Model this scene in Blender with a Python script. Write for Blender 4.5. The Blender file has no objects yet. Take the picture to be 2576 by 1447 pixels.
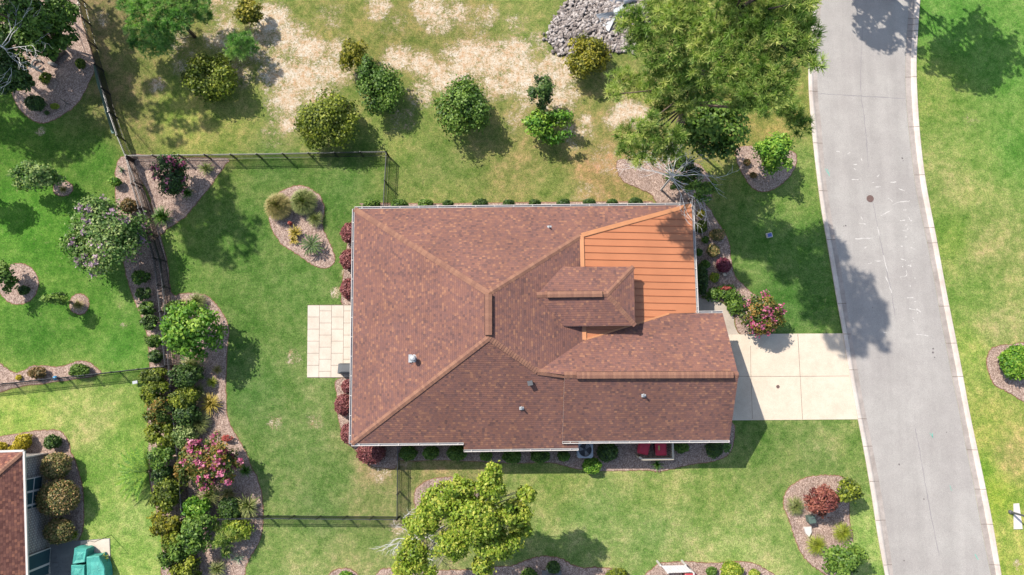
import bpy, math, random
import numpy as np
from mathutils import Vector, Matrix
random.seed(7); RNG = np.random.default_rng(7)

# ------------------------------------------------------------------ camera, sky, sun, exposure
S = bpy.context.scene
H = 48.0; FPX = 1717.0; TILT = math.radians(7.1)
cam_d = bpy.data.cameras.new('camera'); cam = bpy.data.objects.new('camera', cam_d)
S.collection.objects.link(cam); S.camera = cam
cam.location = (0, 0, H); cam.rotation_euler = (TILT, 0, 0)
cam_d.sensor_width = 36; cam_d.lens = 36 * FPX / 2576; cam_d.clip_end = 1500
SUNV = Vector((0.66, -0.65, -1.0))                 # direction the light travels
w = bpy.data.worlds.new('World'); S.world = w; w.use_nodes = True
nt = w.node_tree; bg = nt.nodes['Background']
sky = nt.nodes.new('ShaderNodeTexSky'); sky.sky_type = 'NISHITA'; sky.sun_disc = False
elev = math.atan2(1, math.hypot(SUNV.x, SUNV.y))
sky.sun_elevation = elev; sky.sun_rotation = math.atan2(-SUNV.x, -SUNV.y)
tn_ = nt.nodes.new('ShaderNodeMix'); tn_.data_type = 'RGBA'; tn_.blend_type = 'MULTIPLY'; tn_.inputs[0].default_value = 1; tn_.inputs[7].default_value = (1.03, .98, .9, 1)
nt.links.new(sky.outputs[0], tn_.inputs[6]); nt.links.new(tn_.outputs[2], bg.inputs[0]); bg.inputs[1].default_value = 0.15
sd = bpy.data.lights.new('sun', 'SUN'); sd.energy = 4.3; sd.angle = math.radians(0.55); sd.color = (1, 0.94, 0.84)
so = bpy.data.objects.new('sun', sd); S.collection.objects.link(so)
so.rotation_euler = SUNV.to_track_quat('-Z', 'Y').to_euler(); so.location = (-20, 20, 60)
S.view_settings.view_transform = 'Standard'; S.view_settings.look = 'None'
S.view_settings.exposure = 1.12; S.view_settings.gamma = 1

# ------------------------------------------------------------------ pixel -> place
ct, st = math.cos(TILT), math.sin(TILT)
def ray(x, y):
    dx = (x - 1288) / FPX; dy = (723.5 - y) / FPX
    return Vector((dx, st + dy * ct, -ct + dy * st))
def W(x, y, z=0.0):
    r = ray(x, y); k = (z - H) / r.z
    return Vector((r.x * k, r.y * k, z))
def on_plane(x, y, pl):
    p, n = pl; r = ray(x, y); c = Vector((0, 0, H))
    return c + r * ((p - c).dot(n) / r.dot(n))
def plane(a, b, c): return (a, (b - a).cross(c - a).normalized())
TX = (0, 644, 1288, 1932); TY = (0, 483, 964)
def t(c, r, *pts): return [(TX[c] + a * .3338, TY[r] + b * .3338) for a, b in pts]
def px2m(d, z=0): return d * (H - z) / FPX

# ------------------------------------------------------------------ materials
K = 2.15
def lin(v):
    v /= 255.0
    return v / 12.92 if v <= .04045 else ((v + .055) / 1.055) ** 2.4
def alb(r, g, b): return (lin(r) / K, lin(g) / K, lin(b) / K, 1)
class NT:
    def __init__(s, name):
        s.m = bpy.data.materials.new(name); s.m.use_nodes = True; s.t = s.m.node_tree
        s.b = s.t.nodes['Principled BSDF']; s.b.inputs['Roughness'].default_value = .85
        s.b.inputs['Specular IOR Level'].default_value = .25
        s.out = s.t.nodes['Material Output']
    def n(s, ty, **kw):
        x = s.t.nodes.new(ty)
        for k, v in kw.items():
            if k.startswith('i_'): x.inputs[k[2:].replace('_', ' ')].default_value = v
            else: setattr(x, k, v)
        return x
    def l(s, a, b): s.t.links.new(a, b)
    def mix(s, f, a, b, bt='MIX'):
        x = s.n('ShaderNodeMix', data_type='RGBA', blend_type=bt)
        for sock, v in ((x.inputs[0], f), (x.inputs[6], a), (x.inputs[7], b)):
            if hasattr(v, 'is_linked'): s.l(v, sock)
            else: sock.default_value = v
        return x.outputs[2]
    def math(s, op, a, b=0.0, c=0.0, clamp=False):
        x = s.n('ShaderNodeMath', operation=op, use_clamp=clamp)
        for sock, v in zip(x.inputs, (a, b, c)):
            if hasattr(v, 'is_linked'): s.l(v, sock)
            else: sock.default_value = v
        return x.outputs[0]
    def noise(s, scale, detail=4, rough=.55, vec=None, off=0.0):
        x = s.n('ShaderNodeTexNoise'); x.inputs['Scale'].default_value = scale
        x.inputs['Detail'].default_value = detail; x.inputs['Roughness'].default_value = rough
        g = vec or s.pos()
        if off:
            a = s.n('ShaderNodeVectorMath', operation='ADD'); s.l(g, a.inputs[0]); a.inputs[1].default_value = (off, off * 1.7, off * .3); g = a.outputs[0]
        s.l(g, x.inputs['Vector']); return x.outputs['Fac']
    def pos(s):
        if not hasattr(s, '_p'): s._p = s.n('ShaderNodeNewGeometry').outputs['Position']
        return s._p
    def ramp(s, f, stops):
        x = s.n('ShaderNodeValToRGB'); e = x.color_ramp.elements
        while len(e) > 1: e.remove(e[0])
        e[0].position, e[0].color = stops[0]
        for p, c in stops[1:]:
            q = e.new(p); q.color = c
        s.l(f, x.inputs[0]); return x.outputs[0]
    def bump(s, h, strength=.5, dist=.02):
        x = s.n('ShaderNodeBump'); x.inputs['Strength'].default_value = strength; x.inputs['Distance'].default_value = dist
        s.l(h, x.inputs['Height']); s.l(x.outputs[0], s.b.inputs['Normal'])
    def col(s, c): s.l(c, s.b.inputs['Base Color'])
def g4(v): return (v, v, v, 1)
def noisy(name, c, sc=8, amt=.25, rough=.8, fine=60, famt=.2, bump=0, metal=0, spec=.25):
    m = NT(name); m.b.inputs['Roughness'].default_value = rough; m.b.inputs['Metallic'].default_value = metal
    m.b.inputs['Specular IOR Level'].default_value = spec
    a = m.ramp(m.noise(sc, 5), [(.3, g4(1 - amt)), (.7, g4(1 + amt * .6))])
    b = m.ramp(m.noise(fine, 3), [(.3, g4(1 - famt)), (.7, g4(1 + famt))])
    m.col(m.mix(1, m.mix(1, c, a, 'MULTIPLY'), b, 'MULTIPLY'))
    if bump: m.bump(m.noise(fine, 3), .6, bump)
    return m.m

def mk_lawn():
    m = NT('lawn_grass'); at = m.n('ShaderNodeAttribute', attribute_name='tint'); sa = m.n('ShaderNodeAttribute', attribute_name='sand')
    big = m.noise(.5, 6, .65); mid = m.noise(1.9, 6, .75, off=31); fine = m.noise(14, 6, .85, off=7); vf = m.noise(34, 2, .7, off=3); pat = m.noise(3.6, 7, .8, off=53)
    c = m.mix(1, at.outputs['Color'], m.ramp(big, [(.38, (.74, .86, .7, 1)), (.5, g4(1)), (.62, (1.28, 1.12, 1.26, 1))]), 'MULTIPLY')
    c = m.mix(1, c, m.ramp(mid, [(.36, (.62, .76, .6, 1)), (.5, g4(.98)), (.64, (1.42, 1.16, 1.5, 1))]), 'MULTIPLY')
    c = m.mix(m.math('MULTIPLY', m.math('MULTIPLY_ADD', pat, 7.0, -3.95, clamp=True), .34), c, alb(206, 196, 142))
    c = m.mix(1, c, m.ramp(fine, [(.36, g4(.42)), (.5, g4(.98)), (.64, (1.62, 1.5, 1.5, 1))]), 'MULTIPLY')
    c = m.mix(1, c, m.ramp(vf, [(.34, g4(.66)), (.66, g4(1.34))]), 'MULTIPLY')
    # dirt and bleached sand where the turf is thin
    n1 = m.noise(1.1, 6, .65, off=11); n2 = m.noise(6, 6, .85, off=17); n3 = m.noise(17, 4, .8, off=29)
    nn = m.math('ADD', m.math('MULTIPLY_ADD', n1, 1.5, m.math('MULTIPLY', n2, 2.6)), m.math('MULTIPLY', n3, 1.3))
    k = m.math('ADD', m.math('MULTIPLY', sa.outputs['Fac'], .86), m.math('SUBTRACT', nn, 3.2))
    dirt = m.math('MULTIPLY', m.math('ADD', k, .3), 2.6, clamp=True)
    n4 = m.noise(8.5, 5, .8, off=71); gate = m.math('MULTIPLY_ADD', sa.outputs['Fac'], 5.0, -.9, clamp=True); sand = m.math('MULTIPLY', m.math('MULTIPLY', m.math('ADD', k, .1), 3.2, clamp=True), m.math('MULTIPLY', gate, m.math('MULTIPLY_ADD', n4, 8.0, -2.95, clamp=True)))
    dc = m.ramp(m.noise(5, 6, .7, off=5), [(.35, alb(136, 120, 86)), (.65, alb(190, 166, 128))])
    sc = m.ramp(m.noise(2.4, 8, .8, off=23), [(.36, alb(220, 172, 128)), (.48, alb(240, 212, 180)), (.6, alb(253, 240, 222))])
    c = m.mix(m.math('MULTIPLY', m.math('MULTIPLY', dirt, gate), .68), c, dc); c = m.mix(sand, c, sc)
    m.col(c); m.b.inputs['Roughness'].default_value = .95; m.b.inputs['Specular IOR Level'].default_value = .1
    m.bump(m.math('ADD', fine, m.math('MULTIPLY', vf, .6)), .85, .06)
    return m.m
def mk_mulch():
    m = NT('mulch'); v = m.n('ShaderNodeTexVoronoi'); v.inputs['Scale'].default_value = 18; m.l(m.pos(), v.inputs['Vector'])
    bw = m.n('ShaderNodeRGBToBW'); m.l(v.outputs['Color'], bw.inputs[0])
    c = m.ramp(bw.outputs[0], [(.1, alb(142, 117, 105)), (.45, alb(184, 157, 143)), (.9, alb(230, 205, 190))])
    c = m.mix(1, c, m.ramp(m.noise(1.3, 6, .7), [(.3, (.78, .76, .76, 1)), (.7, (1.22, 1.2, 1.16, 1))]), 'MULTIPLY')
    c = m.mix(1, c, m.ramp(m.noise(26, 4, .7, off=4), [(.3, g4(.6)), (.7, g4(1.35))]), 'MULTIPLY')
    m.col(c); m.bump(bw.outputs[0], .9, .05); return m.m
def mk_asphalt():
    m = NT('asphalt')
    c = m.ramp(m.noise(.25, 5, .6), [(.35, alb(182, 175, 170)), (.65, alb(194, 188, 182))])
    c = m.mix(1, c, m.ramp(m.noise(30, 4, .8), [(.35, g4(.76)), (.65, g4(1.22))]), 'MULTIPLY')
    c = m.mix(1, c, m.ramp(m.noise(1.1, 6, .7, off=9), [(.3, g4(.93)), (.7, g4(1.05))]), 'MULTIPLY')
    c = m.mix(1, c, m.ramp(m.noise(.8, 3, .5, off=19), [(.66, g4(1)), (.76, g4(.9))]), 'MULTIPLY')
    tc = m.n('ShaderNodeMapping'); m.l(m.pos(), tc.inputs[0]); tc.inputs['Rotation'].default_value = (0, 0, math.radians(-12)); tc.inputs['Scale'].default_value = (1, .06, 1)
    c = m.mix(1, c, m.ramp(m.noise(1.1, 5, .6, vec=tc.outputs[0]), [(.36, g4(.93)), (.6, g4(1.03))]), 'MULTIPLY')
    m.col(c); m.bump(m.noise(45, 3), .4, .012); return m.m
def mk_concrete(name, c0, c1, agg=0, stain=.1):
    m = NT(name)
    c = m.ramp(m.noise(.7, 6, .65), [(.3, c0), (.7, c1)])
    c = m.mix(1, c, m.ramp(m.noise(32, 4, .8), [(.3, g4(.86 - agg)), (.7, g4(1.12 + agg))]), 'MULTIPLY')
    c = m.mix(1, c, m.ramp(m.noise(2.6, 7, .8, off=12), [(.3, g4(1 - stain)), (.55, g4(1.02))]), 'MULTIPLY')
    m.col(c); m.bump(m.noise(45, 3), .35, .01); return m.m
def mk_shingle(name, cols, row=.145, wid=.17):
    m = NT(name); uv = m.n('ShaderNodeUVMap', uv_map='UVMap'); sx = m.n('ShaderNodeSeparateXYZ'); m.l(uv.outputs[0], sx.inputs[0])
    v = m.math('DIVIDE', sx.outputs[1], row); fv = m.math('FLOOR', v); fr = m.math('FRACT', v)
    wn = m.n('ShaderNodeTexWhiteNoise', noise_dimensions='1D'); m.l(fv, wn.inputs['W'])
    u = m.math('ADD', m.math('DIVIDE', sx.outputs[0], wid), m.math('MULTIPLY', wn.outputs[0], 7.3)); fu = m.math('FLOOR', u)
    cb = m.n('ShaderNodeCombineXYZ'); m.l(fu, cb.inputs[0]); m.l(fv, cb.inputs[1])
    w2 = m.n('ShaderNodeTexWhiteNoise', noise_dimensions='3D'); m.l(cb.outputs[0], w2.inputs['Vector'])
    nz = m.noise(1.1, 4, .6)
    k = m.math('ADD', w2.outputs[0], m.math('MULTIPLY', m.math('SUBTRACT', nz, .5), .2))
    c = m.ramp(k, cols)
    c = m.mix(1, c, m.ramp(m.noise(24, 4, .7), [(.3, g4(.86)), (.7, g4(1.12))]), 'MULTIPLY')
    butt_shadow = m.math('LESS_THAN', fr, .13)            # groove at the butt of each course, its shadow line painted dark
    tab = m.math('LESS_THAN', m.math('FRACT', u), .06)
    c = m.mix(m.math('MULTIPLY', m.math('MAXIMUM', butt_shadow, m.math('MULTIPLY', tab, .4)), .32), c, alb(62, 40, 36))
    c = m.mix(1, c, m.ramp(m.noise(.35, 6, .7, off=41), [(.36, g4(.9)), (.62, g4(1.06))]), 'MULTIPLY')
    m.col(c); h = m.math('MULTIPLY', m.math('SUBTRACT', 1.0, fr), 1.0)
    m.bump(m.math('ADD', h, m.math('MULTIPLY', w2.outputs[0], .3)), .7, .014); m.b.inputs['Roughness'].default_value = .92
    return m.m
def leafmat(name, dark, mid, light, tr=.3):
    m = NT(name); a = m.n('ShaderNodeAttribute', attribute_name='rnd')
    if mid[1] > mid[0] * .9 and mid[1] > mid[2]: dark, mid, light = [(min(255, q[0] * 1.06), q[1], q[2] * .88) for q in (dark, mid, light)]
    c = m.ramp(a.outputs['Fac'], [(.0, alb(*dark)), (.45, alb(*mid)), (1., alb(*light))])
    m.col(c); m.b.inputs['Roughness'].default_value = .55; m.b.inputs['Specular IOR Level'].default_value = .3
    tl = m.n('ShaderNodeBsdfTranslucent'); m.l(m.mix(1, c, (.92, 1.22, .5, 1), 'MULTIPLY'), tl.inputs[0])
    ms = m.n('ShaderNodeMixShader'); ms.inputs[0].default_value = tr
    m.l(m.b.outputs[0], ms.inputs[1]); m.l(tl.outputs[0], ms.inputs[2]); m.l(ms.outputs[0], m.out.inputs[0]); return m.m
def flat(name, c, rough=.6, metal=0, spec=.4):
    return noisy(name, c, 3, .08, rough, 40, .05, 0, metal, spec)

MT = dict(
    lawn=mk_lawn(), mulch=mk_mulch(), asphalt=mk_asphalt(),
    bed_edge=noisy('bed_edge', alb(150, 116, 88), 4, .4, .95, 30, .4),
    gutter_pan=mk_concrete('gutter_pan', alb(172, 160, 152), alb(206, 194, 186), .03, .22),
    kerb=mk_concrete('kerb_concrete', alb(218, 202, 190), alb(244, 232, 222), .02, .14),
    drive=mk_concrete('exposed_aggregate', alb(232, 213, 191), alb(248, 231, 209), .16, .1),
    walk=mk_concrete('walkway_concrete', alb(196, 182, 166), alb(222, 206, 190), .16, .1),
    paver=mk_concrete('patio_paver', alb(224, 208, 190), alb(242, 228, 212), .02, .12),
    paver_grey=mk_concrete('grey_paver', alb(130, 130, 128), alb(160, 158, 154), .03, .1),
    joint=flat('joint', alb(120, 104, 92), .95),
    crack=flat('crack', alb(156, 151, 153), .95), chalk=flat('chalk_mark', alb(222, 216, 210), .95), mint=flat('mint_paint', alb(120, 205, 185), .95),
    shingle=mk_shingle('roof_shingle', [(.0, alb(120, 88, 84)), (.14, alb(136, 99, 93)), (.5, alb(146, 103, 93)), (.84, alb(153, 108, 94)), (.93, alb(164, 117, 98)), (1, alb(178, 128, 103))]),
    shingle2=mk_shingle('neighbour_shingle', [(.05, alb(120, 76, 68)), (.4, alb(142, 94, 84)), (.75, alb(156, 104, 90)), (1, alb(186, 124, 100))]),
    metal_roof=noisy('copper_painted_metal', alb(222, 144, 100), .6, .1, .5, 30, .02, 0, 0, .4),
    seam=flat('standing_seam', alb(196, 116, 78), .5), cap_metal=flat('metal_trim', alb(226, 156, 108), .5),
    white=flat('white_aluminium', alb(240, 232, 226), .5), cream=flat('cream_wood', alb(236, 220, 196), .7),
    vent_shadow_gap=flat('vent_shadow_gap', alb(54, 36, 32), .9), galv=flat('galvanised', alb(205, 208, 212), .45, .3),
    black=flat('black_metal', (.012, .012, .014, 1), .35, 0, .5), rail=flat('fence_rail', (.03, .032, .036, 1), .3, 0, .6),
    darkgrey=flat('dark_grey_vinyl', alb(98, 100, 104), .6), red=flat('red_plastic', alb(226, 44, 72), .5), red2=flat('faded_red_plastic', alb(206, 84, 92), .5),
    yellow=flat('yellow_sticker', alb(226, 190, 110), .7), ac=flat('ac_housing', alb(186, 192, 200), .5), blade=flat('fan_blade', alb(206, 204, 204), .5),
    glass=flat('window_glass', (.02, .05, .06, 1), .08, 0, .8), teal=noisy('teal_cover', alb(92, 190, 176), 2, .2, .6, 14, .12, .02),
    bark=noisy('bark', alb(118, 100, 88), 6, .3, .95, 30, .3, .02), pale_bark=noisy('pale_bark', alb(176, 164, 152), 6, .2, .9, 30, .2, .01), dead=noisy('bleached_wood', alb(240, 236, 232), 6, .15, .9, 40, .1),
    iron=noisy('cast_iron', alb(130, 104, 98), 20, .2, .7, 40, .3, .01), boxgreen=flat('utility_green', alb(96, 118, 108), .6), blue=flat('blue_glass', alb(60, 150, 200), .2), tank=flat('blue_plastic', alb(90, 110, 190), .5),
    net=noisy('garden_netting', alb(160, 192, 176), 10, .3, .8, 60, .4), orange=flat('orange_bloom', alb(232, 92, 40), .7), stone=noisy('field_stone', alb(168, 162, 156), 6, .3, .9, 30, .3, .02),
)
MT['brick'] = noisy('tan_brick', alb(190, 165, 140), 6, .2, .9, 30, .2)
def mk_brick():
    m = NT('grey_brick'); uv = m.n('ShaderNodeUVMap', uv_map='UVMap')
    b = m.n('ShaderNodeTexBrick'); m.l(uv.outputs[0], b.inputs['Vector']); b.inputs['Scale'].default_value = 1
    b.inputs['Brick Width'].default_value = .32; b.inputs['Row Height'].default_value = .12; b.inputs['Mortar Size'].default_value = .02
    b.inputs['Color1'].default_value = alb(150, 132, 124); b.inputs['Color2'].default_value = alb(120, 112, 112); b.inputs['Mortar'].default_value = alb(226, 220, 214)
    m.col(b.outputs[0]); return m.m
MT['grey_brick'] = mk_brick()
def mk_rock():
    m = NT('riprap_stone'); a = m.n('ShaderNodeAttribute', attribute_name='rnd')
    c = m.ramp(a.outputs['Fac'], [(0, alb(136, 124, 118)), (.5, alb(176, 163, 156)), (1, alb(220, 209, 202))])
    m.col(m.mix(1, c, m.ramp(m.noise(14, 4), [(.3, g4(.8)), (.7, g4(1.15))]), 'MULTIPLY')); return m.m
MT['rock'] = mk_rock()
def mk_cap():
    m = NT('ridge_cap_shingle'); a = m.n('ShaderNodeAttribute', attribute_name='rnd')
    c = m.ramp(a.outputs['Fac'], [(0, alb(148, 106, 90)), (.5, alb(158, 114, 95)), (1, alb(172, 126, 103))])
    m.col(m.mix(1, c, m.ramp(m.noise(20, 4), [(.3, g4(.86)), (.7, g4(1.1))]), 'MULTIPLY')); return m.m
MT['cap'] = mk_cap()
LM = dict(
    myrtle=leafmat('leaf_myrtle', (58, 100, 46), (104, 152, 76), (184, 212, 142)),
    green=leafmat('leaf_green', (48, 82, 28), (92, 138, 52), (150, 190, 90)),
    bright=leafmat('leaf_bright', (60, 112, 30), (104, 168, 48), (172, 216, 90)),
    pale=leafmat('leaf_pale', (80, 120, 64), (138, 176, 104), (206, 226, 168)),
    dark=leafmat('leaf_dark', (34, 62, 26), (62, 100, 42), (110, 146, 68), .2),
    deep=leafmat('leaf_deep', (30, 56, 28), (52, 88, 38), (84, 124, 54), .2),
    olive=leafmat('leaf_olive', (72, 84, 20), (126, 138, 32), (190, 186, 62)),
    holly=leafmat('leaf_holly', (58, 82, 22), (108, 134, 40), (176, 194, 70)),
    yellow=leafmat('leaf_yellowgreen', (96, 132, 30), (152, 190, 62), (222, 232, 116), .35),
    gold=leafmat('leaf_gold', (140, 130, 20), (200, 190, 40), (236, 224, 90)),
    pine=leafmat('needle_green', (70, 110, 52), (156, 200, 108), (236, 252, 170), .38),
    pine2=leafmat('needle_bluegreen', (74, 130, 72), (144, 206, 124), (214, 248, 176), .4),
    red=leafmat('leaf_red', (104, 52, 56), (158, 86, 88), (204, 134, 124), .2),
    purple=leafmat('leaf_purple', (96, 36, 58), (140, 60, 84), (186, 104, 116), .2),
    maple=leafmat('leaf_copper', (104, 48, 48), (152, 82, 74), (196, 122, 98), .2),
    rust=leafmat('leaf_rust', (84, 90, 50), (128, 118, 76), (186, 150, 110)),
    loro=leafmat('leaf_mottled', (72, 90, 48), (128, 138, 84), (212, 176, 140), .2),
    bronze=leafmat('leaf_bronze', (50, 84, 36), (96, 128, 52), (180, 146, 76)),
    grass=leafmat('blade_green', (80, 104, 58), (134, 158, 98), (196, 208, 150)),
    tan=leafmat('blade_tan', (112, 120, 70), (168, 170, 112), (222, 208, 160)),
    lime=leafmat('blade_lime', (110, 140, 30), (160, 186, 60), (206, 220, 110)),
    agave=leafmat('blade_gold', (150, 140, 40), (200, 186, 80), (236, 222, 140)),
    palm=leafmat('frond_green', (42, 84, 30), (84, 138, 50), (140, 186, 90)),
    blueg=leafmat('blade_blue', (100, 130, 124), (140, 170, 166), (180, 206, 200)),
    pink=leafmat('blossom_pink', (214, 84, 134), (236, 116, 162), (252, 170, 196), .3),
    lilac=leafmat('blossom_lilac', (200, 150, 190), (222, 180, 208), (244, 216, 232), .3),
    rosy=leafmat('blossom_salmon', (206, 80, 76), (226, 110, 100), (240, 150, 130), .3),
    white=leafmat('blossom_white', (230, 226, 210), (244, 240, 228), (255, 252, 244), .2),
)

# ------------------------------------------------------------------ object helpers
COL = S.collection
def link(o, parent=None):
    COL.objects.link(o)
    if parent is not None: o.parent = parent; o.matrix_parent_inverse = Matrix.Identity(4); o.location = o.location - parent.location
    return o
def tag(o, label, cat, group=None):
    o['label'] = label; o['category'] = cat
    if group: o['group'] = group
    return o
def thing(name, loc, label, cat, group=None):
    o = bpy.data.objects.new(name, None); COL.objects.link(o); o.location = loc; o.empty_display_size = .3
    return tag(o, label, cat, group)
def struct(o): o['kind'] = 'structure'; return o
class MB:
    def __init__(s): s.v = []; s.f = []; s.m = []; s.uv = None; s.r = []
    def face(s, pts, m=0, r=.5):
        i = len(s.v); s.v += [tuple(p) for p in pts]; s.f.append(list(range(i, i + len(pts)))); s.m.append(m); s.r.append(r)
    def box(s, c, d, rz=0, m=0, mat=None, r=.5):
        cs, sn = math.cos(rz), math.sin(rz); i = len(s.v)
        for z in (-1, 1):
            for a, b in ((-1, -1), (1, -1), (1, 1), (-1, 1)):
                x, y = a * d[0] / 2, b * d[1] / 2
                p = Vector((x * cs - y * sn, x * sn + y * cs, z * d[2] / 2))
                if mat: p = mat @ Vector((x, y, z * d[2] / 2))
                s.v.append((c[0] + p.x, c[1] + p.y, c[2] + p.z))
        for q in ((3, 2, 1, 0), (4, 5, 6, 7), (0, 1, 5, 4), (1, 2, 6, 5), (2, 3, 7, 6), (3, 0, 4, 7)):
            s.f.append([i + k for k in q]); s.m.append(m); s.r.append(r)
    def bar(s, a, b, wd, h, m=0, r=.5):                   # box section from a to b (wd across, h up)
        a = Vector(a); b = Vector(b); d = (b - a).normalized()
        up = Vector((0, 0, 1)) if abs(d.z) < .95 else Vector((0, 1, 0))
        sd_ = d.cross(up).normalized(); up = sd_.cross(d); i = len(s.v)
        for p in (a, b):
            for x, y in ((-1, -1), (1, -1), (1, 1), (-1, 1)): s.v.append(tuple(p + sd_ * x * wd / 2 + up * y * h / 2))
        for q in ((0, 1, 2, 3), (7, 6, 5, 4), (1, 0, 4, 5), (2, 1, 5, 6), (3, 2, 6, 7), (0, 3, 7, 4)):
            s.f.append([i + k for k in q]); s.m.append(m); s.r.append(r)
    def tube(s, pts, rad, n=7, m=0):
        pts = [Vector(p) for p in pts]; i = len(s.v)
        for k, p in enumerate(pts):
            d = (pts[min(k + 1, len(pts) - 1)] - pts[max(k - 1, 0)]).normalized()
            u = d.orthogonal().normalized() if abs(d.z) < .9 else Vector((1, 0, 0)); u = (u - d * u.dot(d)).normalized(); v = d.cross(u)
            for q in range(n):
                an = 2 * math.pi * q / n; s.v.append(tuple(p + (u * math.cos(an) + v * math.sin(an)) * rad[k]))
        for k in range(len(pts) - 1):
            for q in range(n):
                a = i + k * n + q; b = i + k * n + (q + 1) % n; s.f.append([a, b, b + n, a + n]); s.m.append(m); s.r.append(.5)
        s.f.append([i + q for q in range(n)][::-1]); s.f.append([i + (len(pts) - 1) * n + q for q in range(n)]); s.m += [m, m]; s.r += [.5, .5]
    def lathe(s, c, prof, n=20, m=0):
        i = len(s.v)
        for r_, z in prof:
            for q in range(n): s.v.append((c[0] + r_ * math.cos(2 * math.pi * q / n), c[1] + r_ * math.sin(2 * math.pi * q / n), c[2] + z))
        for k in range(len(prof) - 1):
            for q in range(n):
                a = i + k * n + q; b = i + k * n + (q + 1) % n; s.f.append([a, b, b + n, a + n]); s.m.append(m); s.r.append(.5)
        s.f.append([i + (len(prof) - 1) * n + q for q in range(n)]); s.m.append(m); s.r.append(.5)
    def prism(s, pts, z0, z1, m=0, mt=None):
        n = len(pts); i = len(s.v)
        s.v += [(p[0], p[1], z0) for p in pts] + [(p[0], p[1], z1) for p in pts]
        s.f.append([i + n + k for k in range(n)]); s.m.append(m if mt is None else mt); s.r.append(.5)
        for k in range(n):
            s.f.append([i + k, i + (k + 1) % n, i + n + (k + 1) % n, i + n + k]); s.m.append(m); s.r.append(.5)
    def build(s, name, mats, parent=None, smooth=False, uv=False, bevel=0, fix=True):
        me = bpy.data.meshes.new(name); o = bpy.data.objects.new(name, me)
        org = Vector(parent.location) if parent is not None else Vector((0, 0, 0))
        if parent is not None and parent.parent is not None and parent.type == 'MESH': org = parent.matrix_basis.translation + parent.parent.location
        me.from_pydata([(a - org.x, b - org.y, c - org.z) for a, b, c in s.v], [], s.f)
        if not isinstance(mats, (list, tuple)): mats = [mats]
        for x in mats: me.materials.append(x)
        me.polygons.foreach_set('material_index', s.m)
        at = me.attributes.new('rnd', 'FLOAT', 'FACE'); at.data.foreach_set('value', s.r)
        if uv:
            ul = me.uv_layers.new(name='UVMap')
            for p in me.polygons:
                n = p.normal; h = Vector((0, 0, 1)).cross(n)
                h = h.normalized() if h.length > 1e-3 else Vector((1, 0, 0)); sl = n.cross(h)
                for li in p.loop_indices:
                    co = me.vertices[me.loops[li].vertex_index].co; ul.data[li].uv = (co.dot(h) + 50, co.dot(sl) + 50)
        if fix and not uv:
            import bmesh
            bm = bmesh.new(); bm.from_mesh(me); bmesh.ops.recalc_face_normals(bm, faces=bm.faces); bm.to_mesh(me); bm.free()
        if smooth: me.polygons.foreach_set('use_smooth', [True] * len(me.polygons))
        COL.objects.link(o)
        if parent is not None: o.parent = parent
        if bevel:
            b = o.modifiers.new('bevel', 'BEVEL'); b.width = bevel; b.segments = 2; b.limit_method = 'ANGLE'
        return o
def quads(name, V, rnd, mat, parent=None):
    """V: (N,4,3) world coordinates, one leaf each"""
    N = len(V); me = bpy.data.meshes.new(name); o = bpy.data.objects.new(name, me)
    if parent is not None:
        V = V - np.array(parent.location)[None, None, :]
    me.vertices.add(N * 4); me.vertices.foreach_set('co', V.astype(np.float32).ravel())
    me.loops.add(N * 4); me.loops.foreach_set('vertex_index', np.arange(N * 4, dtype=np.int32))
    me.polygons.add(N); me.polygons.foreach_set('loop_start', np.arange(0, N * 4, 4, dtype=np.int32))
    me.update(calc_edges=True); me.materials.append(mat)
    at = me.attributes.new('rnd', 'FLOAT', 'FACE'); at.data.foreach_set('value', np.clip(rnd, 0, 1).astype(np.float32))
    COL.objects.link(o)
    if parent is not None: o.parent = parent
    return o
def smooth_poly(pts, closed=True, per=6):
    out = []; n = len(pts)
    for i in range(n if closed else n - 1):
        g = lambda k: pts[k % n] if closed else pts[max(0, min(n - 1, k))]
        p0, p1, p2, p3 = g(i - 1), g(i), g(i + 1), g(i + 2)
        for k in range(per):
            u = k / per
            out.append(tuple(.5 * (2 * p1[j] + (p2[j] - p0[j]) * u + (2 * p0[j] - 5 * p1[j] + 4 * p2[j] - p3[j]) * u * u + (3 * p1[j] - p0[j] - 3 * p2[j] + p3[j]) * u ** 3) for j in (0, 1)))
    if not closed: out.append(tuple(pts[-1][:2]))
    return out
def interp(poly, y):
    """x of a polyline at image row y, extrapolated beyond its ends"""
    for (x0, y0), (x1, y1) in zip(poly, poly[1:]):
        if y <= y1: break
    return x0 + (x1 - x0) * (y - y0) / (y1 - y0)

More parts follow.
